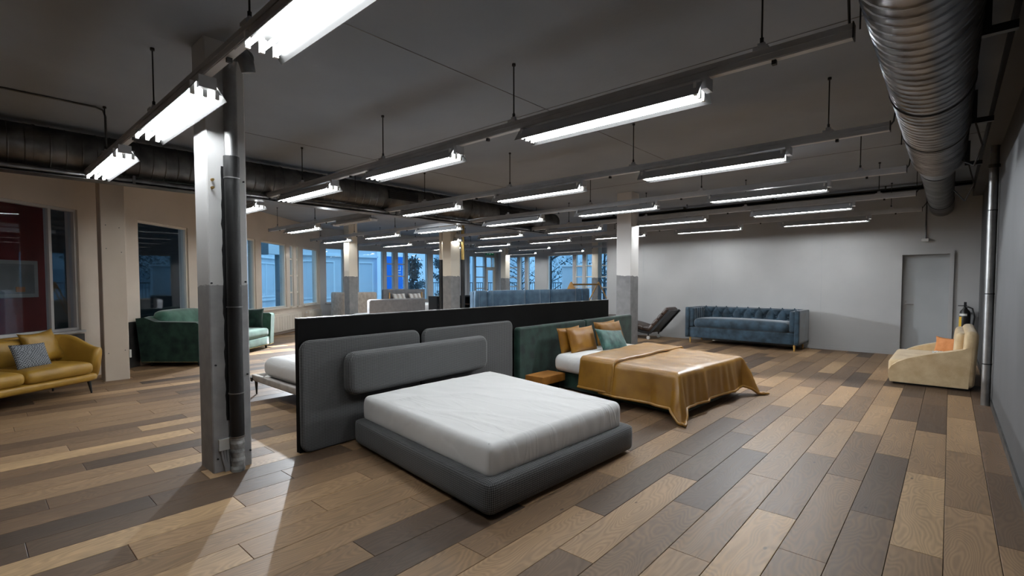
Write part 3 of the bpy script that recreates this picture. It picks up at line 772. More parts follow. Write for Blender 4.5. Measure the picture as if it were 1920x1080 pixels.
for a, b in segs: ringed(a, b, -.15, 3.03, .25, .112 if a < 6 else .10, .006).build('duct_section', M['galv'], t, True)
for y in (-1.0, 1.99, 5.0, 6.4): m = MB(); m.cyl((-.15, y-.008, 3.03), (-.15, y+.012, 3.03), .262, 32); m.build('joint_band', M['galv_dark'], t, True)
m = MB(); m.cyl((-.15, 7.9, 3.03), (-.16, 8.35, 2.98), .25, 32, .19); m.build('reducer', M['galv'], t, True)
ringed(8.35, 11.6, -.165, 2.96, .175, .13, .002).build('narrow_section', M['galv_dark'], t, True)
m = MB(); m.cyl((-.165, 11.6, 2.96), (-.165, YB, 2.96), .185, 32); m.build('narrow_end', M['galv_dark'], t, True)
for y in (0.9, 3.6, 6.9, 10.2):
    m = MB(); m.cyl((-.44, y, 3.0), (-.44, y, H), .005, 6); m.build('hanging_rod', M['wire'], t, True)
m = MB(); m.tube([(-.42, 3.0, 2.98), (-.45, 3.3, 2.86), (-.43, YR[1], 2.84)], .007, 6); m.build('cable', M['wire'], t, True)
for k in (2, 3, 4, 5):
    m = MB(); y = YR[k]; rr = -.39 if k < 4 else -.34
    m.tube([(rr, y+.06, 2.98), (-.40, y+.05, 2.88), (-.42, y+.02, 2.84)], .007, 6); m.build('cable', M['wire'], t, True)
t = thing('ventilation_duct', 'dull spiral steel duct crossing under the ceiling on the left, with black grilles', 'duct', (-8, 4, 3.08))
for a, b in ((-.45, .6), (.6, 3.4), (3.4, 6.4), (6.4, 8.8), (8.8, 10.6)): ringed(a, b, -8, 3.08, .235, .14, .005, 24).build('duct_section', M['galv_dark'], t, True)
for y in (.6, 3.4, 6.4, 8.8): m = MB(); m.cyl((-8, y-.01, 3.08), (-8, y+.014, 3.08), .245, 24); m.build('joint_band', M['galv_dark'], t, True)
m = MB(); m.cyl((-8, 10.6, 3.08), (-8, 10.66, 3.08), .235, 24, .12); m.cyl((-8, 10.66, 3.08), (-8, 10.7, 3.08), .12, 16); m.build('end_cap', M['galv_dark'], t, True)
for (a, b) in ((5.3, 5.95), (8.3, 8.95)):
    m = MB(); m.box(-7.80, -7.745, a, b, 3.04, 3.20)
    for k in range(4): m.box(-7.745, -7.735, a+.02, b-.02, 3.06+.035*k, 3.072+.035*k)
    m.build('air_grille', M['wire'], t, True)
for y in (.2, 2.2, 4.6, 7.4, 9.6): m = MB(); m.cyl((-7.75, y, 3.08), (-7.75, y, H), .006, 6); m.build('hanging_rod', M['wire'], t, True)
t = thing('service_pipe', 'thin steel pipe running under the left ceiling duct', 'pipe', (-7.95, 4, 2.8))
m = MB(); m.cyl((-7.9, -.45, 2.80), (-7.9, 10.3, 2.80), .04, 12); m.build('pipe', M['galv'], t, True)
m = MB(); m.box(-8.06, -7.84, -.45, 10.3, 2.745, 2.757); m.build('tray', M['galv_dark'], t, True)
for y in (-.2, 1.5, 3.5, 5.5, 7.5, 9.5): m = MB(); m.box(-7.96, -7.84, y, y+.03, 2.757, 2.86); m.build('bracket', M['galv_dark'], t, True)
# cable tray across the room near the back wall
t = thing('cable_tray', 'dark cable tray crossing the ceiling in front of the back wall', 'cable tray', (-4, 12.0, 3.2))
m = MB(); m.box(-8.0, .25, 12.0, 12.12, 3.24, 3.28); m.box(-8.0, .25, 12.0, 12.006, 3.24, 3.31); m.build('tray', M['wire'], t, True)
for x in (-7, -5, -3, -1): m = MB(); m.box(x, x+.02, 12.0, 12.12, 3.28, H-.001); m.build('bracket', M['wire'], t, True)
# right-hand wall: vertical pipe, cable bridges, cables
t = thing('vertical_pipe', 'bright steel vertical pipe in front of the dark right wall', 'pipe', (.355, 8.25, 0))
m = MB(); m.cyl((0, 0, 0), (0, 0, 3.12), .044, 20); m.build('pipe', M['steel'], t)
for z in (1.35, 2.35, .5): m = MB(); m.cyl((0, 0, z), (0, 0, z+.012), .048, 20); m.build('strap', M['black_leg'], t)
m = MB(); m.cyl((0, 0, 2.86), (0, 0, 2.90), .054, 20); m.build('flange', M['galv_dark'], t)
t = thing('cable_bridge', 'black ladder tray bracket between duct and dark right wall', 'bracket', (.2, 5.0, 3.1))
for k, y in enumerate((4.3, 6.6, 8.9)):
    m = MB(); m.box(.10, .27, y, y+.05, 3.04, 3.09); m.build('cross_arm', M['black_leg'], t, True)
    m = MB(); m.box(.10, .15, y, y+.05, 3.09, H-.001); m.build('hanger', M['black_leg'], t, True)
m = MB(); m.tube([(.10, 4.3, 3.07), (.06, 4.6, 3.0), (.04, 5.0, 2.93)], .008, 6); m.tube([(.14, 6.6, 3.05), (.20, 6.75, 2.85), (.15, 7.0, 2.7), (.06, 7.3, 2.82)], .008, 6)
m.tube([(.14, 8.9, 3.05), (.20, 9.0, 2.8), (.12, 9.3, 2.62), (.0, 9.4, 2.80)], .008, 6); m.build('cable', M['wire'], t, True)
t = thing('wall_lamp', 'small pale fitting at the foot of a thin conduit above the grey door', 'wall fitting', (-.39, YB-.05, 2.3))
m = MB(); m.cyl((0, .03, .05), (0, .03, .95), .012, 8); m.build('conduit', M['galv_dark'], t)
m = MB(); m.box(-.05, .045, -.03, .05, 0, .055); m.box(-.062, -.05, -.02, .035, .005, .05); m.build('housing', M['white_plastic'], t)

# extinguisher on the back wall in the corner
t = thing('fire_extinguisher', 'black wall-hung extinguisher with yellow and white labels in the right back corner', 'extinguisher', (.22, 12.62, 0))
prof = [(.0, .50), (.07, .50), (.08, .53), (.08, .90), (.07, .95), (.035, .99), (.03, 1.02)]
v = []; f = []
for r_, z in prof:
    for q in range(16): v.append((max(r_, .001)*math.cos(2*PI*q/16), max(r_, .001)*math.sin(2*PI*q/16), z))
for i in range(len(prof)-1):
    for q in range(16): f.append((i*16+q, i*16+(q+1) % 16, (i+1)*16+(q+1) % 16, (i+1)*16+q))
m = MB(); m.add(v, f, True); m.build('cylinder', M['black_gloss'], t)
m = MB(); m.box(-.02, .02, -.02, .02, 1.0, 1.05); m.box(-.10, .03, -.012, .012, 1.04, 1.055); m.box(-.02, .02, -.02, .01, 1.05, 1.12); m.build('valve_handle', M['black_leg'], t)
m = MB(); m.tube([(.03, 0, 1.03), (.10, -.03, 1.0), (.13, -.03, .85), (.11, -.05, .65), (.09, -.05, .55)], .014, 8); m.build('hose', M['wire'], t)
def arc_label(z0, z1, a0, a1, r_=.0825, k=8):
    v = [(r_*math.cos(math.radians(a0+(a1-a0)*i/k)), r_*math.sin(math.radians(a0+(a1-a0)*i/k)), z) for z in (z0, z1) for i in range(k+1)]
    m = MB(); m.add(v, [(i, i+1, k+2+i, k+1+i) for i in range(k)], True); return m
arc_label(.64, .84, 160, 235).build('yellow_label', M['label_yellow'], t)
for z in (.86, .60): arc_label(z, z+.04, 200, 290).build('white_label', M['label_white'], t)
m = MB(); m.box(-.03, .03, .07, .15, .56, .60); m.box(-.03, .03, .07, .15, .90, .94); m.build('wall_bracket', M['black_leg'], t)

# exit sign
t = thing('exit_sign', 'small green escape sign on the wall above the glazed outside door', 'sign', (X2+.06, 16.65, 2.76))
m = MB(); m.box(-.055, 0, -.26, .26, 0, .17); m.build('case', M['sign_green'], t)
m = MB(); m.box(0, .003, -.04, .02, .04, .09); m.box(0, .003, -.02, .0, .09, .13); m.box(0, .003, -.19, -.13, .05, .12); m.box(0, .003, .10, .18, .075, .095)
m.add([(.003, .18, .055), (.003, .215, .085), (.003, .18, .115)], [(0, 1, 2)]); m.build('pictogram', M['sign_white'], t)

# radiators under the windows
def radiator(d0, d1, lab, z0=.10, z1=.58):
    t = thing('radiator', lab, 'radiator', LP((d0+d1)/2), WANG, 'radiators under the left windows')
    w = (d1-d0)/2
    m = MB(); m.box(-w, w, -.13, -.0, z0, z1); m.build('casing', M['cream_frame'], t)
    n = max(3, int((d1-d0)/.16))
    for k in range(n):
        a = -w+.03+(2*w-.06)*k/n; m = MB(); m.box(a, a+(2*w-.06)/n-.012, -.142, -.13, z0+.04, z1-.06); m.build('fin_panel', M['cream_frame'], t)
    m = MB(); m.cyl((w-.02, -.10, z0), (w-.02, -.10, 0), .012, 8); m.cyl((-w+.02, -.10, z0), (-w+.02, -.10, 0), .012, 8); m.build('pipe', M['cream_frame'], t)
    m = MB(); m.cyl((-w-.01, -.07, z1-.06), (-w-.09, -.07, z1-.06), .022, 10); m.build('valve', M['white_plastic'], t)
    for o in t.children: pass
    return t
# local y of a thing turned by WANG points to the left (outdoors), so -y faces the room
radiator(12.4, 15.2, 'long cream radiator under the windows right of the green sofa')
radiator(15.75, 16.8, 'short cream radiator in the corner by the last left window')
t = thing('radiator', 'white radiator behind the left side of the beige high-backed sofa', 'radiator', (X2+.13, 8.95, 0), 0, 'radiators under the left windows')
m = MB(); m.box(-.13, 0, -.3, .4, .1, .6); m.build('casing', M['cream_frame'], t)
m = MB(); m.box(-.1, -.08, -.28, -.26, 0, .1); m.box(-.1, -.08, .36, .38, 0, .1); m.build('pipe', M['cream_frame'], t)

# ================================================================ BLACK PARTITION AND THE BEDS
U = Vector((-.0625, .99805, 0)); V_ = Vector((.99805, .0625, 0)); P0 = Vector((-4.2, 1.93, 0))
def PP(u, v, z=0): return P0+U*u+V_*v+Vector((0, 0, z))
t = thing('partition', 'long low matt black partition board behind the two headboards', 'partition', PP(2.9, -.03))
m = MB(); m.box(0, 5.8, -.06, -.004, 0, 1.176, lambda p: PP(p.x, p.y, p.z)); m.build('board', M['black'], t, True)
m = MB(); m.box(0, 5.8, -.06, 0, 1.176, 1.184, lambda p: PP(p.x, p.y, p.z)); m.build('top_edge', M['galv_dark'], t, True)

# --- bed 1 : charcoal weave
t = thing('double_bed', 'large low charcoal woven bed with white mattress in the foreground', 'bed', (-3.1, 3.1, 0))
for (u0, u1) in ((-.01, 1.33), (1.375, 2.94)):
    m = slab(u1-u0, .985, .055, .09, .022, open_bottom=False); c_ = (u0+u1)/2
    place(m, lambda p, c_=c_: PP(c_-p.x, .005+p.y, p.z+.004)); m.build('headboard_panel', M['weave'], t, True)
m = slab(1.92, .40, .13, .10, .055); place(m, lambda p: PP(1.33-p.x, .065+p.y, .455+p.z)); m.build('head_cushion', M['weave'], t, True)
Q = bil((-4.06, 2.36), (-2.10, 2.14), (-2.05, 3.92), (-4.10, 4.26))
def qT(Q, Lx, Ly, z0=0): return lambda p: Q(p.x/Lx+.5, p.y/Ly+.5)+Vector((0, 0, p.z+z0))
o = padobj('base', M['weave'], t, (2.0, 1.78, .225), .045, T=qT(Q, 2.0, 1.78, .02), world=True, n=(16, 16, 6), puff=(0, .006))
m = MB()
for (u, v) in ((.08, .08), (.92, .08), (.92, .92), (.08, .92), (.5, .5)):
    c = Q(u, v); m.cyl((c.x, c.y, 0), (c.x, c.y, .03), .04, 12)
m.build('foot', M['black_leg'], t, True)
Qm = bil((-4.03, 2.44), (-2.17, 2.22), (-2.12, 3.82), (-4.06, 4.16))
def sheetfn(amp, seed):
    def fn(p, u, v, w):
        q = Vector((p.x*1.0+seed, p.y*1.0, seed))
        n1 = noise.noise(Vector((p.x*1.3+p.y*2.6, p.y*5.5-p.x*3.5, seed)))
        n1b = (1-abs(noise.noise(Vector((p.x*.9+p.y*1.2, p.y*3.2-p.x*1.7, seed+5))))*2)
        if w > .5: p.z += amp*(.5*n1+.55*max(0, n1b)**5)*(1-max(abs(u), abs(v))**6)
        else:
            s_ = math.sin((p.x+p.y*.0)*38+noise.noise(q*3)*3)*.5+.5 if abs(v) > abs(u) else math.sin(p.y*38+noise.noise(q*3)*3)*.5+.5
            k = .0035*s_*(1-w*w); p.y += k*(1 if v > 0 else -1)*(abs(v) > .9); p.x += k*(1 if u > 0 else -1)*(abs(u) > .9)
            e = max(0, w); p.z += amp*.4*s_*e*(1-e)
        return p
    return fn
padobj('mattress', M['sheet'], t, (1.88, 1.70, .23), .05, T=qT(Qm, 1.88, 1.70, .215), world=True, n=(96, 90, 12), puff=(.022, .008), fn=sheetfn(.024, 1.3))
c = Qm(.985, .012)     # sheet tuck at the near corner
m = MB(); m.tube([(c.x-.02, c.y+.02, .444), (c.x-.004, c.y+.004, .425), (c.x+.004, c.y-.002, .37), (c.x+.004, c.y-.002, .24)], [.008, .009, .007, .006], 8); m.build('sheet_fold', M['sheet'], t, True)

# --- bed 2 : green velvet with ochre duvet
t = thing('double_bed', 'green velvet bed with wide headboard and white mattress beside the oak box', 'bed', (-3.2, 6.3, 0))
for (u0, u1) in ((3.01, 4.80), (4.803, 6.56)):
    m = slab(u1-u0, .885, .10, .05, .03); c_ = (u0+u1)/2
    place(m, lambda p, c_=c_: PP(c_-p.x, .005+p.y, p.z)); m.build('headboard_panel', M['green_velvet'], t, True)
Qb = bil((-4.17, 5.62), (-2.2, 5.28), (-2.12, 6.82), (-4.26, 7.32))
padobj('base', M['green_velvet'], t, (1.95, 1.62, .27), .03, T=qT(Qb, 1.95, 1.62, .01), world=True, n=(10, 10, 4))
Qn = bil((-4.13, 5.50), (-2.24, 5.22), (-2.14, 6.84), (-4.23, 7.36))
padobj('mattress', M['sheet'], t, (1.95, 1.66, .24), .09, T=qT(Qn, 1.95, 1.66, .25), world=True, n=(40, 36, 10), puff=(.015, .012), fn=sheetfn(.008, 4.2))
# duvet
def duvet(name, u0, u1, v0, v1, flr, z_top, lift, fold_amp, seed, nu, nv, drop_l, drop_r, drop_f):
    """cloth over the bed quad Qd: u along the bed (1 = foot), v across; drop_* hang lengths"""
    LX, LY = 2.0, 1.66
    xs = [u0*LX+(LX*u1+drop_f-u0*LX)*i/nu for i in range(nu+1)]
    ys = [-drop_l+(LY+drop_l+drop_r)*j/nv for j in range(nv+1)]
    top = []; 
    for x in xs:
        row = []
        for y in ys:
            ex = max(0, x-LX*u1) if drop_f > 0 else 0
            ey = -y if y < 0 else (y-LY if y > LY else 0); sy = -1 if y < 0 else 1
            px_, py_ = min(x, LX*u1), min(max(y, 0), LY)
            e = math.hypot(ex, ey)
            base = Qd(px_/LX, py_/LY)
            ax = Qd(min(px_/LX+.01, 1.02), py_/LY)-Qd(px_/LX-.01, py_/LY); ax.normalize()
            ay = Vector((-ax.y, ax.x, 0))*sy
            r_ = .07; z = z_top+lift
            nz = noise.noise(Vector((x*2.3+seed, y*2.3, seed))); nz2 = noise.noise(Vector((x*5+seed, y*6, seed)))
            if e <= 0:
                edge = min(LX*u1-x, y, LY-y)
                z += .010*nz+.007*nz2+.006*max(0, 1-abs(noise.noise(Vector((x*1.5+y*2, y*3-x, seed+9))))*3)
                row.append(base+Vector((0, 0, z))); continue
            dirn = (ax*ex+ay*ey)/e
            arc = r_*PI/2
            if e < arc:
                a = e/r_; hor = r_*math.sin(a); dz = r_*(1-math.cos(a))
            else:
                hor = r_+(e-arc)*.13; dz = r_+(e-arc)*.985
            t_ = ex if ey == 0 else (x if ex == 0 else 0)
            corner_ = min(ex, ey)
            along = (y if ex > ey else x)
            ripple = 1.5*noise.noise(Vector((along*3.4, seed, e*.8)))+.9*noise.noise(Vector((along*8.5, seed+3, e*1.2)))
            k = min(1, e/.35)
            hor += fold_amp*ripple*k+corner_*.42
            zz_ = z-dz
            if zz_ < flr:
                hor += (flr-zz_)*.8; zz_ = flr+.012*max(0, math.sin(e*40+along*9))+.006
            row.append(base+dirn*hor+Vector((0, 0, zz_)))
        top.append(row)
    # thickness: offset copy along normals
    G = np.array([[tuple(p) for p in r_] for r_ in top]); gu = np.gradient(G, axis=0); gv = np.gradient(G, axis=1)
    nn = np.cross(gu, gv); nn /= np.maximum(np.linalg.norm(nn, axis=2, keepdims=True), 1e-9)
    th = .012; B = G-nn*th; B[:, :, 2] = np.maximum(B[:, :, 2], .002)
    a_, b_ = G.shape[:2]; V2 = [tuple(p) for p in G.reshape(-1, 3)]+[tuple(p) for p in B.reshape(-1, 3)]; Fs = []
    id_ = lambda i, j, s: s*a_*b_+i*b_+j
    for i in range(a_-1):
        for j in range(b_-1):
            Fs.append((id_(i, j, 0), id_(i+1, j, 0), id_(i+1, j+1, 0), id_(i, j+1, 0))); Fs.append((id_(i, j, 1), id_(i, j+1, 1), id_(i+1, j+1, 1), id_(i+1, j, 1)))
    for i in range(a_-1):
        for j in (0, b_-1): Fs.append((id_(i, j, 0), id_(i+1, j, 0), id_(i+1, j, 1), id_(i, j, 1)))
    for j in range(b_-1):
        for i in (0, a_-1): Fs.append((id_(i, j, 0), id_(i, j+1, 0), id_(i, j+1, 1), id_(i, j, 1)))
    m = MB(); m.add(V2, Fs, True)
    hem = [G[i][0] for i in range(a_)]
    if drop_f > 0: hem += [G[-1][j] for j in range(1, b_)]
    hem += [G[i][-1] for i in range(a_-2, -1, -1)]
    return m, [Vector(p) for p in hem], G
Qd = bil((-4.20, 5.47), (-2.22, 5.20), (-2.10, 6.86), (-4.28, 7.40))
dv = thing('duvet', 'ochre satin duvet hanging over the foot of the green bed', 'duvet', (-3.0, 6.2, .5))
m, hem, G1 = duvet('d', .50, 1.0, 0, 1, .012,   .497, .018, .028, 2.0, 70, 110, .44, .44, .44)
m.build('cover', M['satin'], dv, True)
m = MB(); m.tube([p+Vector((0, 0, .004)) for p in hem[::2]], .016, 8); m.v = [(a, b, max(c, .001)) for a, b, c in m.v]; m.build('padded_hem', M['satin'], dv, True)
m, hem, G2 = duvet('f', .33, .60, 0, 1, .012, .497, .045, .012, 6.0, 26, 110, .44, .44, 0)
m.build('turned_back_fold', M['satin'], dv, True)
m = MB(); m.tube([Vector(G2[-1][j])+Vector((0, 0, -.008)) for j in range(0, G2.shape[1], 2)], .020, 8); m.build('fold_roll', M['satin'], dv, True)
m = MB(); m.tube([Vector(G2[i][0]) for i in range(G2.shape[0])], .016, 8); m.build('fold_hem', M['satin'], dv, True)

# pillows on bed 2
def bed_pillow(x, y, z, w, h, th, lean, yaw, mat, lab, name='pillow', cat='pillow', roll=0, group=None, seed=1, pinch=.10):
    m = pillow(w, h, th, seed=seed, pinch=pinch); o = m.build(name, mat)
    # pillow local x = width; local y normal; faces +y
    o.rotation_euler = (lean, roll, yaw); o.location = (x, y, z); tag(o, lab, cat, group); return o
YB2 = math.radians(-86.5)       # width along the headboard, normal towards +X
g = 'ochre satin pillows on the green bed'
bed_pillow(-4.08, 5.90, .475, .62, .38, .14, .22, YB2, M['ochre_leather'], 'ochre satin pillow leaning on the green headboard, left rear one', group=g, seed=2)
bed_pillow(-3.93, 6.00, .475, .66, .39, .15, .30, YB2-.10, M['ochre_leather'], 'ochre satin pillow standing in front of the left rear one', group=g, seed=3)
bed_pillow(-4.12, 6.98, .475, .72, .40, .14, .22, YB2, M['ochre_leather'], 'ochre satin pillow leaning on the green headboard, right rear one', group=g, seed=4)
bed_pillow(-3.97, 6.92, .475, .76, .40, .15, .30, YB2, M['ochre_leather'], 'ochre satin pillow standing before the right rear one, behind the teal pillow', group=g, seed=5)
bed_pillow(-3.70, 6.50, .475, .72, .35, .13, .52, YB2-.12, M['teal_pillow'], 'small teal velvet pillow at the front of the green bed pillows', roll=-.10, seed=6)

# oak bedside box
t = thing('bedside_box', 'low oak bedside box between the two beds', 'bedside table', (-4.07, 5.25, 0))
m = MB(); m.box(-.15, .15, -.25, .24, .15, .252); m.build('box', M['wood_box'], t)
m = MB(); m.box(.150, .153, -.235, .225, .16, .242); m.build('drawer_front', M['wood_box'], t)
m = MB(); m.box(-.13, .08, -.2, .2, 0, .15); m.build('plinth', M['black'], t)

# --- bed 3 : pale frame behind the partition, foot to the left
t = thing('double_bed', 'pale cloth bed frame with white mattress and thin black legs behind the partition', 'bed', (-5.6, 3.4, 0))
fx0, fx1, fy0, fy1 = -6.92, -4.36, 2.54, 4.25
for nm, (a, b, c, d) in dict(side_rail=(fx0, fx1, fy0, fy0+.06), foot_rail=(fx0, fx0+.06, fy0+.06, fy1-.06), far_rail=(fx0, fx1, fy1-.06, fy1)).items():
    v, f = pad((b-a, d-c, .085), .012, n=(4, 4, 4)); m = MB(); m.add([Vector(p)+Vector(((a+b)/2, (c+d)/2, .185)) for p in v], f, True); m.build(nm, M['pale_frame'], t, True)
m = MB(); m.box(fx0+.05, fx1, fy0+.05, fy1-.05, .20, .24); m.build('slat_base', M['pale_frame'], t, True)
for (x, y) in ((fx0+.03, fy0+.05), (fx0+.03, fy1-.08), (fx1-.1, fy0+.05), (fx1-.1, fy1-.08)):
    m = MB(); m.cyl((x, y, 0), (x-.01, y, .19), .010, 10, .022); m.box(x-.036, x+.012, y-.065, y-.05, .18, .23); m.build('leg', M['black_leg'], t, True)
Q3 = bil((fx0+.14, fy0+.09), (fx1-.02, fy0+.09), (fx1-.02, fy1-.08), (fx0+.14, fy1-.08))
padobj('mattress', M['sheet'], t, (2.3, 1.5, .26), .10, T=qT(Q3, 2.3, 1.5, .24), world=True, n=(36, 30, 10), puff=(.03, .02), fn=sheetfn(.018, 8.2))

# ================================================================ SOFAS
# --- mustard sofa along the left wall. local x along wall (away from camera = +x is WANG dir), -y to the room
t = thing('sofa', 'mustard leather sofa with curved back and thin black legs, far left', 'sofa', LP(5.86, -.50), WANG-math.radians(10))
SL = 1.84; hx = SL/2
def shell_T(p): return p
# curved back shell: sweep of a section round a U-shaped path
def ushell(L_, D, z0, ztop, zarm, th, rc, n=40):
    pts = []
    # path from right front, around back, to left front ; (x,y), y=+D/2 is back
    seq = []
    for k in range(7): seq.append((L_/2, -D/2*.80+(D*.9-rc)*k/7))
    for k in range(9): a = PI/2*k/8; seq.append((L_/2-rc+rc*math.cos(a), D/2-rc+rc*math.sin(a)))
    for k in range(1, 10): seq.append((L_/2-rc-(L_-2*rc)*k/10, D/2))
    left = [(-x, y) for x, y in seq[:16][::-1]]
    return seq+left
path = ushell(SL, .80, 0, 0, 0, 0, .32)
m = MB(); secs = []
for i, (x, y) in enumerate(path):
    s_ = min(1, min(i, len(path)-1-i)/10); s_ = s_*s_*(3-2*s_)
    zt = .60+(.78-.60)*s_; z0 = .20; th = .11
    a, b = path[max(0, i-1)], path[min(len(path)-1, i+1)]; d = Vector((b[0]-a[0], b[1]-a[1], 0)).normalized(); nrm = Vector((d.y, -d.x, 0))
    ring = []
    for k in range(14):
        ang = 2*PI*k/14; cs, sn = math.cos(ang), math.sin(ang)
        rx = math.copysign(abs(cs)**.6, cs)*th/2; rz = math.copysign(abs(sn)**.7, sn)*(zt-z0)/2
        lean = (rz/(zt-z0)+.5)*.07
        ring.append(Vector((x, y, (zt+z0)/2+rz))+nrm*(rx+lean-.06))
    secs.append(ring)
v = [p for r_ in secs for p in r_]; f = []
for i in range(len(secs)-1):
    for k in range(14): f.append((i*14+k, i*14+(k+1) % 14, (i+1)*14+(k+1) % 14, (i+1)*14+k))
f.append(tuple(range(14))[::-1]); f.append(tuple(range((len(secs)-1)*14, len(secs)*14)))
m.add(v, f, True); m.build('back_and_arms', M['yellow_leather'], t)
for c in (-.40, .40):
    padobj('seat_cushion', M['yellow_leather'], t, (.79, .68, .15), .06, T=lambda p, c=c: p+Vector((c, -.06, .27)), n=(16, 12, 6), puff=(.03, .01))
padobj('seat_base', M['yellow_leather'], t, (1.72, .74, .11), .05, T=lambda p: p+Vector((0, -.02, .165)), n=(12, 8, 5))
for c in (-.39, .39):
    padobj('back_cushion', M['yellow_leather'], t, (.76, .14, .38), .06, T=lambda p, c=c: p+Vector((c, .24+p.z*.10, .38)), n=(10, 5, 8), puff=(0, .02))
for (x, y) in ((.78, -.31), (-.78, -.31), (.78, .28), (-.78, .28)):
    m = MB(); m.cyl((x*1.02, y*1.08, 0), (x, y, .19), .010, 10, .024); m.build('leg', M['black_leg'], t)
def wall_pillow(d, off, z, w, h, th, lean, dyaw, mat, lab, roll=0, seed=1, pinch=.1):
    p = LP(d, -off, z); return bed_pillow(p.x, p.y, p.z, w, h, th, lean, WANG+PI+dyaw, mat, lab, roll=roll, seed=seed, pinch=pinch)
wall_pillow(6.50, .50, .42, .54, .46, .17, .35, .10, M['yellow_leather'], 'mustard leather pillow in the right corner of the mustard sofa', roll=.05, seed=11, pinch=.16)
wall_pillow(6.10, .70, .42, .42, .33, .10, .40, -.10, M['houndstooth'], 'black and white houndstooth pillow on the mustard sofa', roll=-.03, seed=12, pinch=.05)

# --- green sofa
t = thing('sofa', 'deep green velvet sofa with nailhead trim behind the foreground column', 'sofa', LP(9.95, -.62), WANG)
# local: x away from the camera, y toward wall (+), room at -y. length 2.7, depth 1.08
def side_panel(x0, x1):
    # outline in (y,z) : front (room) at y=-.54, back y=.54 ; flares slightly outward with height
    out = [(-.52, .08), (.50, .08), (.55, .86), (.40, .875), (.22, .80), (-.50, .79), (-.54, .76)]
    m = MB(); m.prism([(a, b) for a, b in out], 0, 1, lambda p: Vector((x0+(x1-x0)*p.z+(-.05 if x0 < 0 else .05)*(p.y-.08), p.x, p.y)))
    bm = bmesh.new(); vs = [bm.verts.new(p) for p in m.v]
    for q in m.f: bm.faces.new([vs[i] for i in q])
    bmesh.ops.recalc_face_normals(bm, faces=bm.faces)
    bmesh.ops.bevel(bm, geom=list(bm.edges), offset=.022, segments=3, affect='EDGES', profile=.6)
    bm.verts.index_update(); m.v = [tuple(v.co) for v in bm.verts]; m.f = [tuple(v.index for v in q.verts) for q in bm.faces]; m.sm = [True]*len(m.f); bm.free()
    return m
side_panel(-1.35, -1.19).build('arm', M['green_velvet'], t); side_panel(1.19, 1.35).build('arm', M['green_pale'], t)
padobj('back', M['green_pale'], t, (2.5, .18, .80), .05, T=lambda p: p+Vector((0, .43+p.z*.05, .08)), n=(10, 4, 8))
padobj('seat_base', M['green_pale'], t, (2.4, .92, .20), .03, T=lambda p: p+Vector((0, -.06, .08)), n=(8, 8, 4))
padobj('seat_cushion', M['green_pale'], t, (2.34, .84, .19), .06, T=lambda p: p+Vector((0, -.10, .275)), n=(20, 12, 6), puff=(.03, .01))
for c, nme in ((-.60, 'back_cushion'), (.60, 'back_cushion')):
    padobj(nme, M['green_pale'], t, (1.12, .26, .50), .09, T=lambda p, c=c: p+Vector((c, .24+p.z*.15, .46)), n=(14, 8, 10), puff=(.03, .03))
m = pillow(.50, .46, .16, seed=22)
o = m.build('arm_bolster', M['green_velvet'], t); o.rotation_euler = (.15, 0, PI/2+.1); o.location = (1.05, -.18, .45)
m = MB()
for k in range(44): y = -.50+k*.0232; m.add(*pad((.012, .012, .012), .0055, n=(2, 2, 2), T=lambda p, y=y: p+Vector((-1.372, y, .088))), True)
for k in range(104): x = -1.33+k*.0257; m.add(*pad((.012, .012, .012), .0055, n=(2, 2, 2), T=lambda p, x=x: p+Vector((x, -.535, .088))), True)
o = m.build('nailhead_trim', M['brass'], t); o['kind'] = 'stuff'
for (x, y) in ((-1.2, -.42), (1.2, -.42), (-1.2, .42), (1.2, .42)):
    m = MB(); m.cyl((x, y, 0), (x, y, .09), .020, 12, .032); m.build('leg', M['black_leg'], t)

# --- blue tufted sofa by the back wall
bx0, bx1 = -4.86, -2.36
t = thing('sofa', 'slate blue tufted velvet sofa with brass-toned legs against the white back wall', 'sofa', ((bx0+bx1)/2, 12.28, 0), math.radians(-2.0))
L_ = bx1-bx0; hw = L_/2
def bbox(name, x0, x1, y0, y1, z0, z1, r=.02, mat='blue_velvet', n=(6, 6, 6), parent=None, **kw):
    return padobj(name, M[mat], parent or t, (x1-x0, y1-y0, z1-z0), r, T=lambda p: p+Vector(((x0+x1)/2, (y0+y1)/2, z0)), n=n, **kw)
bbox('seat_frame', -hw+.01, hw-.01, -.40, .40, .14, .40, .02)
for s_ in (-1, 1):
    a = bbox('arm', *( (-hw, -hw+.09) if s_ < 0 else (hw-.09, hw)), -.43, .42, .14, .88, .015)
    bbox('arm_pad', *( (-hw+.085, -hw+.20) if s_ < 0 else (hw-.20, hw-.085)), -.40, .40, .40, .86, .03, parent=a)
    m = MB()
    for k in range(5):
        y = -.25+.13*k; x = (-hw+.20) if s_ < 0 else hw-.20
        m.cyl((x, y, .45), (x, y, .86), .016, 8)
    m.build('arm_flute', M['blue_velvet'], a)
bbox('back_frame', -hw, hw, .34, .43, .14, .88, .015)
def tuft(p, u, v, w):
    # front face is -y
    if v < -.3 and w > -.9:
        cx, cz = .25, .20; best = 9
        for row in range(-1, 4):
            off = (row % 2)*cx/2
            k = round((p.x-off)/cx); dx = p.x-off-k*cx; dz = p.z-(row*cz/1.0)*1.0-.08
            best = min(best, math.hypot(dx, dz))
        # crease lines along diagonals
        aa = ((p.x/cx)+(p.z-.08)/(2*cz)) % 1; bb_ = ((p.x/cx)-(p.z-.08)/(2*cz)) % 1
        cre = min(abs(aa-round(aa)), abs(bb_-round(bb_)))
        p.y += .055*math.exp(-(best/.05)**2)+.034*math.exp(-(cre/.07)**2)*(1-abs(w)**8)
    return p
padobj('tufted_back', M['blue_velvet'], t, (L_-.38, .14, .46), .035, T=lambda p: p+Vector((0, .28, .41)), n=(120, 4, 30), fn=tuft)
m = MB()
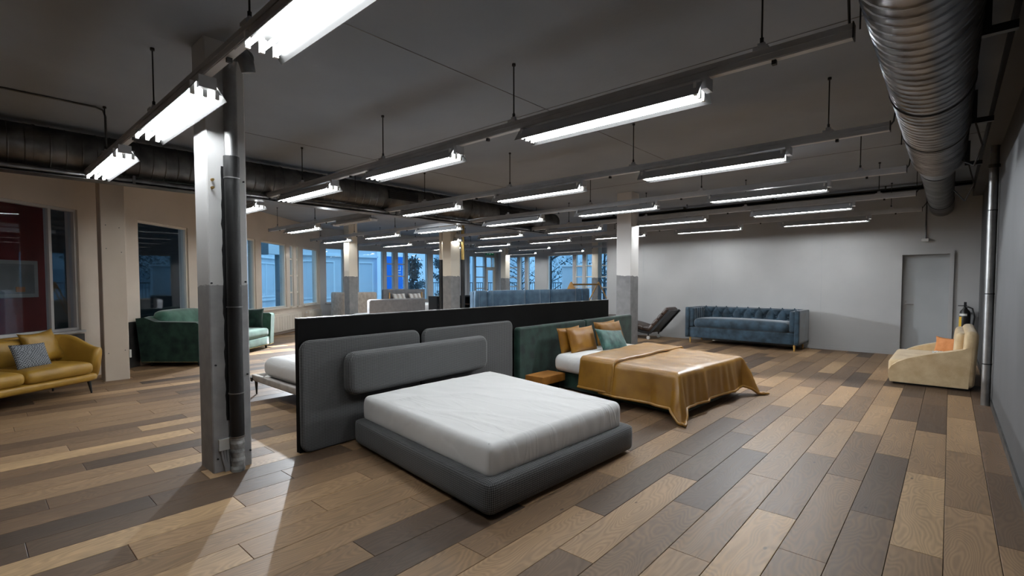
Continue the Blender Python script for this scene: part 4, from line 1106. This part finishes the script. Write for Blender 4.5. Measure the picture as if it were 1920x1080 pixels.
for row in range(0, 3):
    for k in range(-5, 6):
        x = k*.25+(row % 2)*.125
        if abs(x) < hw-.25: m = MB(); m.add(*pad((.03, .02, .03), .009, n=(3, 3, 3), T=lambda p, x=x, row=row: p+Vector((x, .237, .41+.08+row*.20-.015))), True); m.build('button', M['blue_velvet'], t)
padobj('seat_cushion', M['blue_velvet'], t, (L_-.42, .70, .22), .09, T=lambda p: p+Vector((0, -.09, .385)), n=(30, 14, 8), puff=(.04, .015))
for (x, y) in ((-hw+.10, -.34), (hw-.10, -.34), (-hw+.10, .34), (hw-.10, .34)):
    m = MB(); m.cyl((x, y, 0), (x, y, .145), .014, 12, .026); m.build('leg', M['wood_leg'], t)

# --- brown chaise
t = thing('chaise_longue', 'dark brown leather reclining chaise with small white castor by the back wall', 'chaise', (-5.9, 12.2, 0))
prof = [(-1.45, .46), (-1.0, .42), (-.55, .32), (-.12, .22), (.08, .20), (.60, .78)]
wy = .30
for i in range(len(prof)-1):
    a, b = Vector((prof[i][0], 0, prof[i][1])), Vector((prof[i+1][0], 0, prof[i+1][1]))
    nseg = 1 if i < 4 else 4
    for k in range(nseg):
        p, q = a.lerp(b, k/nseg), a.lerp(b, (k+1)/nseg); d = (q-p); ln = d.length; d.normalize(); nr = Vector((-d.z, 0, d.x))
        if ln < .15: continue
        padobj('pad', M['brown_leather'], t, (ln*1.02, wy*2, .11), .03, T=lambda s_, p=p, q=q, d=d, nr=nr: (p+q)/2+d*s_.x+Vector((0, s_.y, 0))+nr*s_.z, n=(8, 10, 4), puff=(.02, 0))
m = MB()
for i in range(len(prof)-1):
    a, b = Vector((prof[i][0], 0, prof[i][1])), Vector((prof[i+1][0], 0, prof[i+1][1])); d = (b-a); ln = d.length; d.normalize(); nr = Vector((-d.z, 0, d.x))
    for q in (-1, 1):
        y0 = q*wy-.02; m.box(-.01, ln+.01, y0, y0+.04, -.06, .0, lambda p, a=a, d=d, nr=nr: a+d*p.x+Vector((0, p.y, 0))+nr*p.z)
    m.box(0, ln, -wy+.04, wy-.04, -.03, -.002, lambda p, a=a, d=d, nr=nr: a+d*p.x+Vector((0, p.y, 0))+nr*p.z)
m.build('frame', M['black_leg'], t)
for (x, y) in ((.05, -wy), (.05, wy)):
    m = MB(); m.cyl((x, y-.02, .045), (x, y+.02, .045), .045, 16); m.build('castor', M['white_plastic'], t)
    m = MB(); m.box(x-.012, x+.012, y-.012, y+.012, .05, .20); m.build('castor_fork', M['black_leg'], t)
for y in (-wy, wy): m = MB(); m.tube([(-1.0, y, .36), (-.92, y, .18), (-1.05, y, .02), (-.9, y, .012)], .013, 8); m.build('leg', M['black_leg'], t)

# --- cream bouclé sofa by the right wall, seat facing left
t = thing('sofa', 'cream boucle sofa with sloping rounded arms against the dark right wall', 'sofa', (-.18, 10.05, 0))
armp = [(-.455, .03), (-.475, .10), (-.475, .20), (-.44, .265), (-.37, .325), (-.25, .39), (-.10, .445), (.06, .49), (.20, .525), (.32, .56), (.40, .60), (.40, .03)]
def roundprism(poly, y0, y1, r=.04, seg=4):
    m = MB(); m.prism(poly, y0, y1, lambda p: Vector((p.x, p.z, p.y)))
    bm = bmesh.new(); vs = [bm.verts.new(p) for p in m.v]
    for q in m.f: bm.faces.new([vs[i] for i in q])
    bmesh.ops.recalc_face_normals(bm, faces=bm.faces)
    es = [e for e in bm.edges if abs(e.verts[0].co.y-e.verts[1].co.y) < 1e-6]
    bmesh.ops.bevel(bm, geom=es, offset=r, segments=seg, affect='EDGES', profile=.5)
    bm.verts.index_update(); m.v = [tuple(v.co) for v in bm.verts]; m.f = [tuple(v.index for v in q.verts) for q in bm.faces]; m.sm = [True]*len(m.f); bm.free()
    return m
roundprism(armp, -.92, -.74, .035).build('arm', M['boucle'], t)
roundprism(armp, .74, .92, .035).build('arm', M['boucle'], t)
padobj('back', M['boucle'], t, (.15, 1.84, .79), .07, T=lambda p: p+Vector((.385+p.z*.045, 0, .03)), n=(6, 14, 10))
padobj('back_roll', M['boucle'], t, (.13, 1.50, .40), .06, T=lambda p: p+Vector((.30+p.z*.06, 0, .38)), n=(6, 14, 8), puff=(.0, .01))
padobj('seat', M['boucle'], t, (.80, 1.56, .30), .05, T=lambda p: p+Vector((-.09, 0, .04)), n=(10, 14, 6), puff=(.02, 0))
m = MB(); m.box(-.42, .42, -.86, .86, 0, .035); m.build('plinth', M['black_leg'], t)
bed_pillow(-.02, 9.72, .35, .40, .34, .12, .30, math.radians(150), M['orange_cloth'], 'orange pillow on the cream boucle sofa', seed=31, pinch=.14)
bed_pillow(.10, 9.86, .35, .34, .28, .10, .3, math.radians(130), M['olive'], 'olive pillow behind the orange pillow on the cream sofa', seed=32)
bed_pillow(-.06, 9.42, .35, .38, .22, .10, 1.0, math.radians(160), M['spotted'], 'black and white print pillow lying on the cream sofa seat', seed=33)

# ================================================================ FAR FURNITURE
# beige high-backed sofa before the far-left windows
t = thing('sofa', 'beige linen high-backed sofa in front of the far left windows', 'sofa', (-15.2, 9.0, 0))
for (y0, y1) in ((-.62, .02), (.03, .95)):
    padobj('back_panel', M['beige_cloth'], t, (.16, y1-y0, .92), .05, T=lambda p, y0=y0, y1=y1: p+Vector((-.25, (y0+y1)/2, .22)), n=(4, 6, 8))
padobj('arm', M['beige_cloth'], t, (.85, .12, 1.02), .05, T=lambda p: p+Vector((.10, -.70, .14)), n=(6, 4, 8))
padobj('seat', M['beige_cloth'], t, (.80, 1.56, .26), .05, T=lambda p: p+Vector((.15, .16, .14)), n=(6, 8, 4))
for (x, y) in ((-.2, -.66), (.48, -.66), (-.2, .85), (.45, .85)): m = MB(); m.cyl((x, y, 0), (x, y, .15), .015, 8, .025); m.build('leg', M['pale_wood'], t)
# grey headboard seen from behind
t = thing('double_bed', 'plain grey upholstered bed seen from behind its rounded headboard, beyond the partition', 'bed', (-12.3, 8.5, 0))
m = slab(2.0, 1.0, .14, .07, .04); place(m, lambda p: Vector((-11.75-.06*(p.x)-p.y, 8.32+p.x, p.z+.02))); m.build('headboard', M['grey_cloth'], t, True)
padobj('mattress', M['sheet'], t, (1.15, 1.7, .28), .08, T=lambda p: p+Vector((-12.50, 8.42, .30)), n=(8, 8, 5), world=True)
m = MB(); m.box(-13.05, -11.95, 8.0, 9.25, .10, .30); m.build('base', M['grey_cloth'], t, True)
m = MB(); m.box(-13.0, -12.9, 8.1, 8.2, 0, .1); m.box(-12.1, -12.0, 8.1, 8.2, 0, .1); m.box(-12.1, -12.0, 9.0, 9.1, 0, .1); m.box(-13.0, -12.9, 9.0, 9.1, 0, .1); m.build('foot', M['black_leg'], t, True)
# grey bed with wooden posts by the windows
t = thing('double_bed', 'grey bed with pale wooden headboard posts against the far left windows', 'bed', (-15.4, 11.4, 0))
m = slab(1.95, 1.12, .10, .05, .03); place(m, lambda p: Vector((-15.75+p.y, 11.35-p.x, p.z+.1))); m.build('headboard', M['grey_cloth'], t, True)
for y in (10.62, 12.12): m = MB(); m.cyl((-15.60, y, 0), (-15.60, y, 1.10), .022, 10); m.build('post', M['pale_wood'], t, True)
padobj('mattress', M['sheet'], t, (1.5, 1.6, .34), .08, T=lambda p: p+Vector((-14.85, 11.35, .36)), n=(8, 8, 5), world=True)
m = MB(); m.box(-15.6, -14.1, 10.55, 12.15, .12, .37); m.build('base', M['beige_cloth'], t, True)
m = MB(); [m.box(x, x+.06, y, y+.06, 0, .12) for x in (-15.5, -14.2) for y in (10.6, 12.0)]; m.build('leg', M['pale_wood'], t, True)
for k, y in enumerate((10.98, 11.72)):
    bed_pillow(-15.40, y, .70, .62, .40, .15, .42, math.radians(-90), M['striped'], 'striped pale pillow on the post-headboard grey bed, %s of the pair' % ('left' if k == 0 else 'right'), group='striped pillows on the far grey bed', seed=40+k)
# black shelf unit
t = thing('shelf_unit', 'low open black shelf unit behind the twin-pipe column', 'shelf', (-12.0, 10.7, 0))
y0, y1 = 9.86, 11.55
m = MB(); m.box(-12.35, -11.95, y0, y0+.05, 0, 1.05); m.box(-12.35, -11.95, y1-.05, y1, 0, 1.05); m.box(-12.35, -11.95, y0+.05, y1-.05, 1.0, 1.05); m.box(-12.35, -12.32, y0+.05, y1-.05, 0, 1.0); m.build('carcass', M['black_gloss'], t, True)
for z in (.12, .45, .74): m = MB(); m.box(-12.32, -11.97, y0+.05, y1-.05, z, z+.03); m.build('shelf', M['brown_leather'], t, True)
# long blue channel headboard
t = thing('headboard', 'long dusty blue upholstered headboard wall with vertical channels behind the partition', 'headboard', (-8.6, 11, 0))
A, B = Vector((-8.66, 8.28, 0)), Vector((-8.78, 13.5, 0)); d = (B-A); ln = d.length; d.normalize(); nr = Vector((d.y, -d.x, 0))
m = MB(); m.box(0, ln, -.10, 0, 0, 1.26, lambda p: A+d*p.x+nr*p.y+Vector((0, 0, p.z))); m.build('backing', M['channel_blue'], t, True)
def solve_s(frac): return frac
cuts = [0, .16, .50, .65, 2.15, 2.75, 3.38, 4.62, 4.86, ln]
cuts = [0, .155, .46, .64, 1.98, 2.62, 3.12, 4.46, 4.78, ln]
dep = [.10, .05, .10, .06, .09, .06, .09, .06, .10]
for i in range(len(cuts)-1):
    w_ = cuts[i+1]-cuts[i]
    padobj('channel_panel', M['channel_blue'], t, (w_-.012, dep[i], 1.28), .03, T=lambda p, i=i, w_=w_: A+d*(cuts[i]+w_/2+p.x)+nr*(dep[i]/2+p.y)+Vector((0, 0, p.z+.004)), n=(8, 4, 6), puff=(0, .008), world=True)
# wooden A-frame
t = thing('wooden_frame', 'pale wooden A-frame with ridge pole before the garden windows', 'frame', (-10.3, 14.6, 0))
px0 = CL(16.6, 2.0); px1 = CL(17.6, 3.1)
for P in (px0, px1):
    m = MB()
    for s_ in (-1, 1):
        a = Vector((P.x, P.y, 1.50)); b = a+R*(.75*s_)+Vector((0, 0, -1.5)); m.cyl(a, b, .022, 8)
    m.build('leg_pair', M['pale_wood'], t, True)
m = MB(); m.cyl(Vector((px0.x, px0.y, 1.41)), Vector((px1.x, px1.y, 1.41)), .03, 10); m.build('ridge_pole', M['pale_wood'], t, True)
m = MB(); m.prism([(-.13, 1.26), (.13, 1.26), (0, 1.45)], -.012, .012, lambda p: px0+R*p.x+F*(p.z-.03)+Vector((0, 0, p.y))); m.build('gusset', M['pale_wood'], t, True)

# ================================================================ OUTSIDE
m = MB(); m.box(-60, 30, -30, 70, -.5, -.35); o = m.build('outside_ground', M['ground']); struct(o)
# pale facade across the lane from the left windows
def facade(name, lab, P, Q, out, h, bays, mats, z0=-.35, banner=None):
    t = thing(name, lab, 'building', (Vector(P)+Vector(Q))/2)
    P, Q, out = Vector(P), Vector(Q), Vector(out); d = Q-P; ln = d.length; d.normalize()
    T = lambda p: P+d*p.x+out*p.y+Vector((0, 0, p.z))
    m = MB(); m.box(0, ln, 0, .4, z0, h, T); m.build('wall', mats[0], t, True)
    bw = ln/bays
    for k in range(bays):
        a = k*bw+bw*.12; b = (k+1)*bw-bw*.12
        m = MB(); m.box(a, a+.06, -.05, 0, .75, 2.45, T); m.box(b-.06, b, -.05, 0, .75, 2.45, T); m.box(a+.06, b-.06, -.05, 0, .75, .81, T); m.box(a+.06, b-.06, -.05, 0, 2.39, 2.45, T); m.box((a+b)/2-.02, (a+b)/2+.02, -.04, 0, .81, 2.39, T)
        w = m.build('window', mats[1], t, True)
        o = MB(); o.box(a+.06, b-.06, -.02, -.002, .81, 2.39, T); oo = o.build('pane', mats[2], w, False)
        oo.matrix_parent_inverse = w.matrix_basis.inverted()
        m = MB(); m.box(a-.08, b+.08, -.09, 0, .58, .66, T); m.build('ledge', mats[1], t, True)
    m = MB(); m.box(0, ln, -.12, 0, 2.66, 2.74, T); m.box(0, ln, -.06, 0, .18, .24, T); m.build('cornice', mats[1], t, True)
    return t, T
fm = (M['facade'], M['facade_frame'], M['facade_glass'])
facade('facade', 'pale building front with white window frames across the lane outside the left windows', LP(11.5, 5.5), LP(37, 5.5), OUT_L, 4.2, 11, fm)
t, TF = facade('facade', 'pale building front carrying a bright blue banner outside the far left windows', (-21.0, 13.6, 0), (-21.0, 9.6, 0), (-1, 0, 0), 3.3, 2, fm)
# blue banner
P = Vector((-20.7, 13.62, 0)); t = thing('banner', 'bright blue banner with white lettering on the building outside', 'banner', P)
m = MB(); m.box(0, .04, 0, 1.25, 1.15, 2.75); m.build('cloth', M['banner'], t)
m = MB(); m.box(-.02, .0, 1.2, 1.26, 0, 2.9); m.build('pole', M['facade_frame'], t)
m = MB()
for (y0, y1, z0, z1) in ((.72, 1.12, 2.05, 2.09), (.72, .76, 2.09, 2.28), (1.08, 1.12, 2.09, 2.28), (.84, .98, 2.18, 2.28), (.72, 1.12, 1.93, 1.97), (.72, .80, 1.76, 1.84), (.83, .91, 1.76, 1.84), (.94, 1.02, 1.76, 1.84), (1.05, 1.12, 1.76, 1.84)): m.box(.04, .046, y0, y1, z0, z1)
m.build('lettering', M['banner_white'], t)
# air handling box outside
t = thing('air_unit', 'white boxy air unit with dark fan on the building outside the left windows', 'air unit', LP(15.2, 2.2))
m = MB(); m.box(16.9, 17.3, 1.9, 2.1, 2.45, 3.0, TLd); m.build('fan', M['facade_dark'], t, True)
m = MB(); m.box(17.3, 19.1, 1.9, 2.2, 2.5, 3.0, TLd); m.build('case', M['facade_frame'], t, True)
m = MB(); m.box(18.2, 19.1, 2.0, 2.12, -.35, 2.5, TLd); m.build('pier', M['facade_dark'], t, True)
# added dark box shutting the sky out of the leftmost windows, with red wall and framed notice
t = thing('red_wall', 'dark red wall behind the leftmost window', 'wall', LP(5, 1.25))
m = MB(); m.box(2.0, 8.33, 1.2, 1.3, -.35, 3.3, TLd); m.build('panel', M['red_wall'], t, True)
t = thing('dark_wall', 'near-black enclosure added outside the left windows to shut out the sky', 'wall', LP(10, 2.4))
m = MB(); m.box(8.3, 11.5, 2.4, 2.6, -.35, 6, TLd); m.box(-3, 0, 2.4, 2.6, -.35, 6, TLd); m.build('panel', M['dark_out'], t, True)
m = MB(); m.box(-3, 11.1, .25, 2.6, 3.3, 3.5, TLd); m.build('sky_blocker', M['dark_out'], t, True)  # roof of the added box, there to block the sky
m = MB(); m.box(11.0, 11.1, .25, 2.4, -.35, 3.5, TLd); m.build('side_blocker', M['dark_out'], t, True)  # closing side of the added box
t = thing('notice_board', 'grey framed notice on the dark red wall outside the leftmost window', 'notice', LP(7.2, 1.18))
m = MB(); m.box(6.9, 8.08, 1.14, 1.2, 1.25, 1.84, TLd); nb = m.build('frame', M['notice_frame'], t, True)
m = MB(); m.box(6.96, 8.01, 1.13, 1.14, 1.31, 1.78, TLd); m.build('sheet', M['notice'], t, True)
m = MB(); m.box(7.70, 7.84, 1.12, 1.13, 1.34, 1.42, TLd); m.build('orange_label', M['label_orange'], t, True)

# trees, fence, buildings beyond the far windows
def tree(P, h, spread, lab, n_leaf, seed, mat='leaf', name='tree', bare=False, conical=False):
    rnd = random.Random(seed); t = thing(name, lab, 'tree', (P[0], P[1], -.35), 0, 'trees outside the far windows')
    m = MB(); tips = []
    m.tube([(0, 0, 0), (.03, 0, h*.35), (0, .05, h*.65), (0, 0, h*.95)], [.09, .07, .045, .015], 7)
    for k in range(22 if bare else 14):
        z = h*rnd.uniform(.2, .9); a = rnd.uniform(0, 2*PI); l = spread*rnd.uniform(.5, 1)*(1.15-z/h if conical else 1)
        p = Vector((0, 0, z)); q = p+Vector((math.cos(a)*l*.5, math.sin(a)*l*.5, l*.25)); r_ = q+Vector((math.cos(a+.4)*l*.5, math.sin(a+.4)*l*.5, l*.35))
        m.tube([p, q, r_], [.03, .02, .006], 5); tips += [q, r_, q.lerp(r_, .5)]
        if bare:
            for _ in range(5):
                s_ = p.lerp(r_, rnd.uniform(.3, 1)); e = s_+Vector((rnd.uniform(-1, 1), rnd.uniform(-1, 1), rnd.uniform(-.2, 1)))*l*.4; m.tube([s_, e], [.008, .003], 4); tips.append(e)
    m.build('trunk', M['bark'], t)
    m = MB()
    for _ in range(n_leaf):
        c = rnd.choice(tips)+Vector((rnd.gauss(0, .18), rnd.gauss(0, .18), rnd.gauss(0, .18)))*spread*.6
        a = Vector((rnd.gauss(0, 1), rnd.gauss(0, 1), rnd.gauss(0, 1))).normalized(); b = a.orthogonal().normalized(); s_ = rnd.uniform(.04, .09)
        m.add([c-a*s_, c+b*s_*.5, c+a*s_, c-b*s_*.5], [(0, 1, 2, 3)])
    o = m.build('foliage', M[mat], t); o['kind'] = 'stuff'
    return t
tree((-24.0, 17.9), 3.6, 1.3, 'dark pointed shrub tree outside, left of the twin-pipe column', 2600, 1, conical=True)
tree((-22.5, 19.2), 3.0, 1.0, 'leafy shrub outside, seen just right of the dark window post', 1500, 2)
tree((-21.5, 25.0), 6.0, 2.6, 'bare branching tree outside behind the glazed outside door', 260, 3, bare=True)
tree((-17.5, 23.0), 5.0, 2.4, 'bare leaning tree outside the window right of the far column', 500, 4, bare=True)
tree((-14.2, 23.5), 5.4, 2.6, 'bushy tree with brownish leaves outside the garden window', 3200, 5)
tree((-11.5, 24.5), 5.6, 2.4, 'bushy tree outside the lattice windows at right', 2600, 6)
t = thing('garden_fence', 'dark garden railing outside the far windows', 'fence', (-19, 24, -.35))
A, B = Vector((-30, 21.5, 0)), Vector((-6, 27.5, 0)); d = B-A; ln = d.length; d.normalize()
m = MB(); m.box(0, ln, -.02, .02, 1.42, 1.47, lambda p: A+d*p.x+Vector((-d.y, d.x, 0))*p.y+Vector((0, 0, p.z))); m.box(0, ln, -.02, .02, .1, .15, lambda p: A+d*p.x+Vector((-d.y, d.x, 0))*p.y+Vector((0, 0, p.z))); m.build('rail', M['bark'], t, True)
m = MB()
for k in range(int(ln/.16)):
    q = A+d*(k*.16); m.box(q.x-.012, q.x+.012, q.y-.012, q.y+.012, -.35, 1.42)
o = m.build('pickets', M['bark'], t, True); o['kind'] = 'stuff'
def house(lab, x0, x1, y0, y1, h, mat='facade', wins=True):
    t = thing('house', lab, 'building', ((x0+x1)/2, (y0+y1)/2, -.35))
    m = MB(); m.box(x0, x1, y0, y1, -.35, h); m.build('wall', M[mat], t, True)
    n = int((x1-x0)/2.2)
    if wins:
        for k in range(n):
            for z in [q for q in (1.0, 3.4, 5.8) if q+1.3 < h]:
                a = x0+.7+k*2.2; m = MB(); m.box(a, a+1.0, y0-.03, y0, z, z+1.3); m.build('window', M['facade_glass'], t, True)
    m = MB(); m.box(x0-.2, x1+.2, y0-.2, y1+.2, h, h+.15); m.build('roof', M['facade_frame'], t, True)
house('distant pale house with windows beyond the garden railing, at the left', -42, -34, 34, 40, 9.0)
house('distant pale block beyond the trees behind the glazed outside door', -30, -20, 38, 44, 10.0)
house('distant long pale building beyond the garden railing, at the right', -17, -4, 34, 40, 9.0)
# pale blue sheeted hut outside the garden window
t = thing('garden_hut', 'pale blue boxy hut outside the wide garden window', 'hut', (-13.4, 20.2, -.35))
m = MB(); m.box(-14.35, -12.85, 19.8, 20.9, -.35, 2.25); m.build('wall', M['facade'], t, True)
m = MB(); m.box(-14.42, -12.78, 19.72, 21.0, 2.25, 2.33); m.build('roof', M['facade_frame'], t, True)
t = thing('street_lamp', 'street lamp with a warm glowing bulb behind the bare tree outside', 'street lamp', (-23.0, 24.6, -.35))
m = MB(); m.cyl((0, 0, 0), (0, 0, 4.0), .05, 8, .035); m.build('post', M['bark'], t)
m = MB(); m.add(*pad((.2, .2, .2), .099, n=(6, 6, 6), T=lambda p: p+Vector((0, 0, 4.0))), True); m.build('bulb', M['bulb'], t)
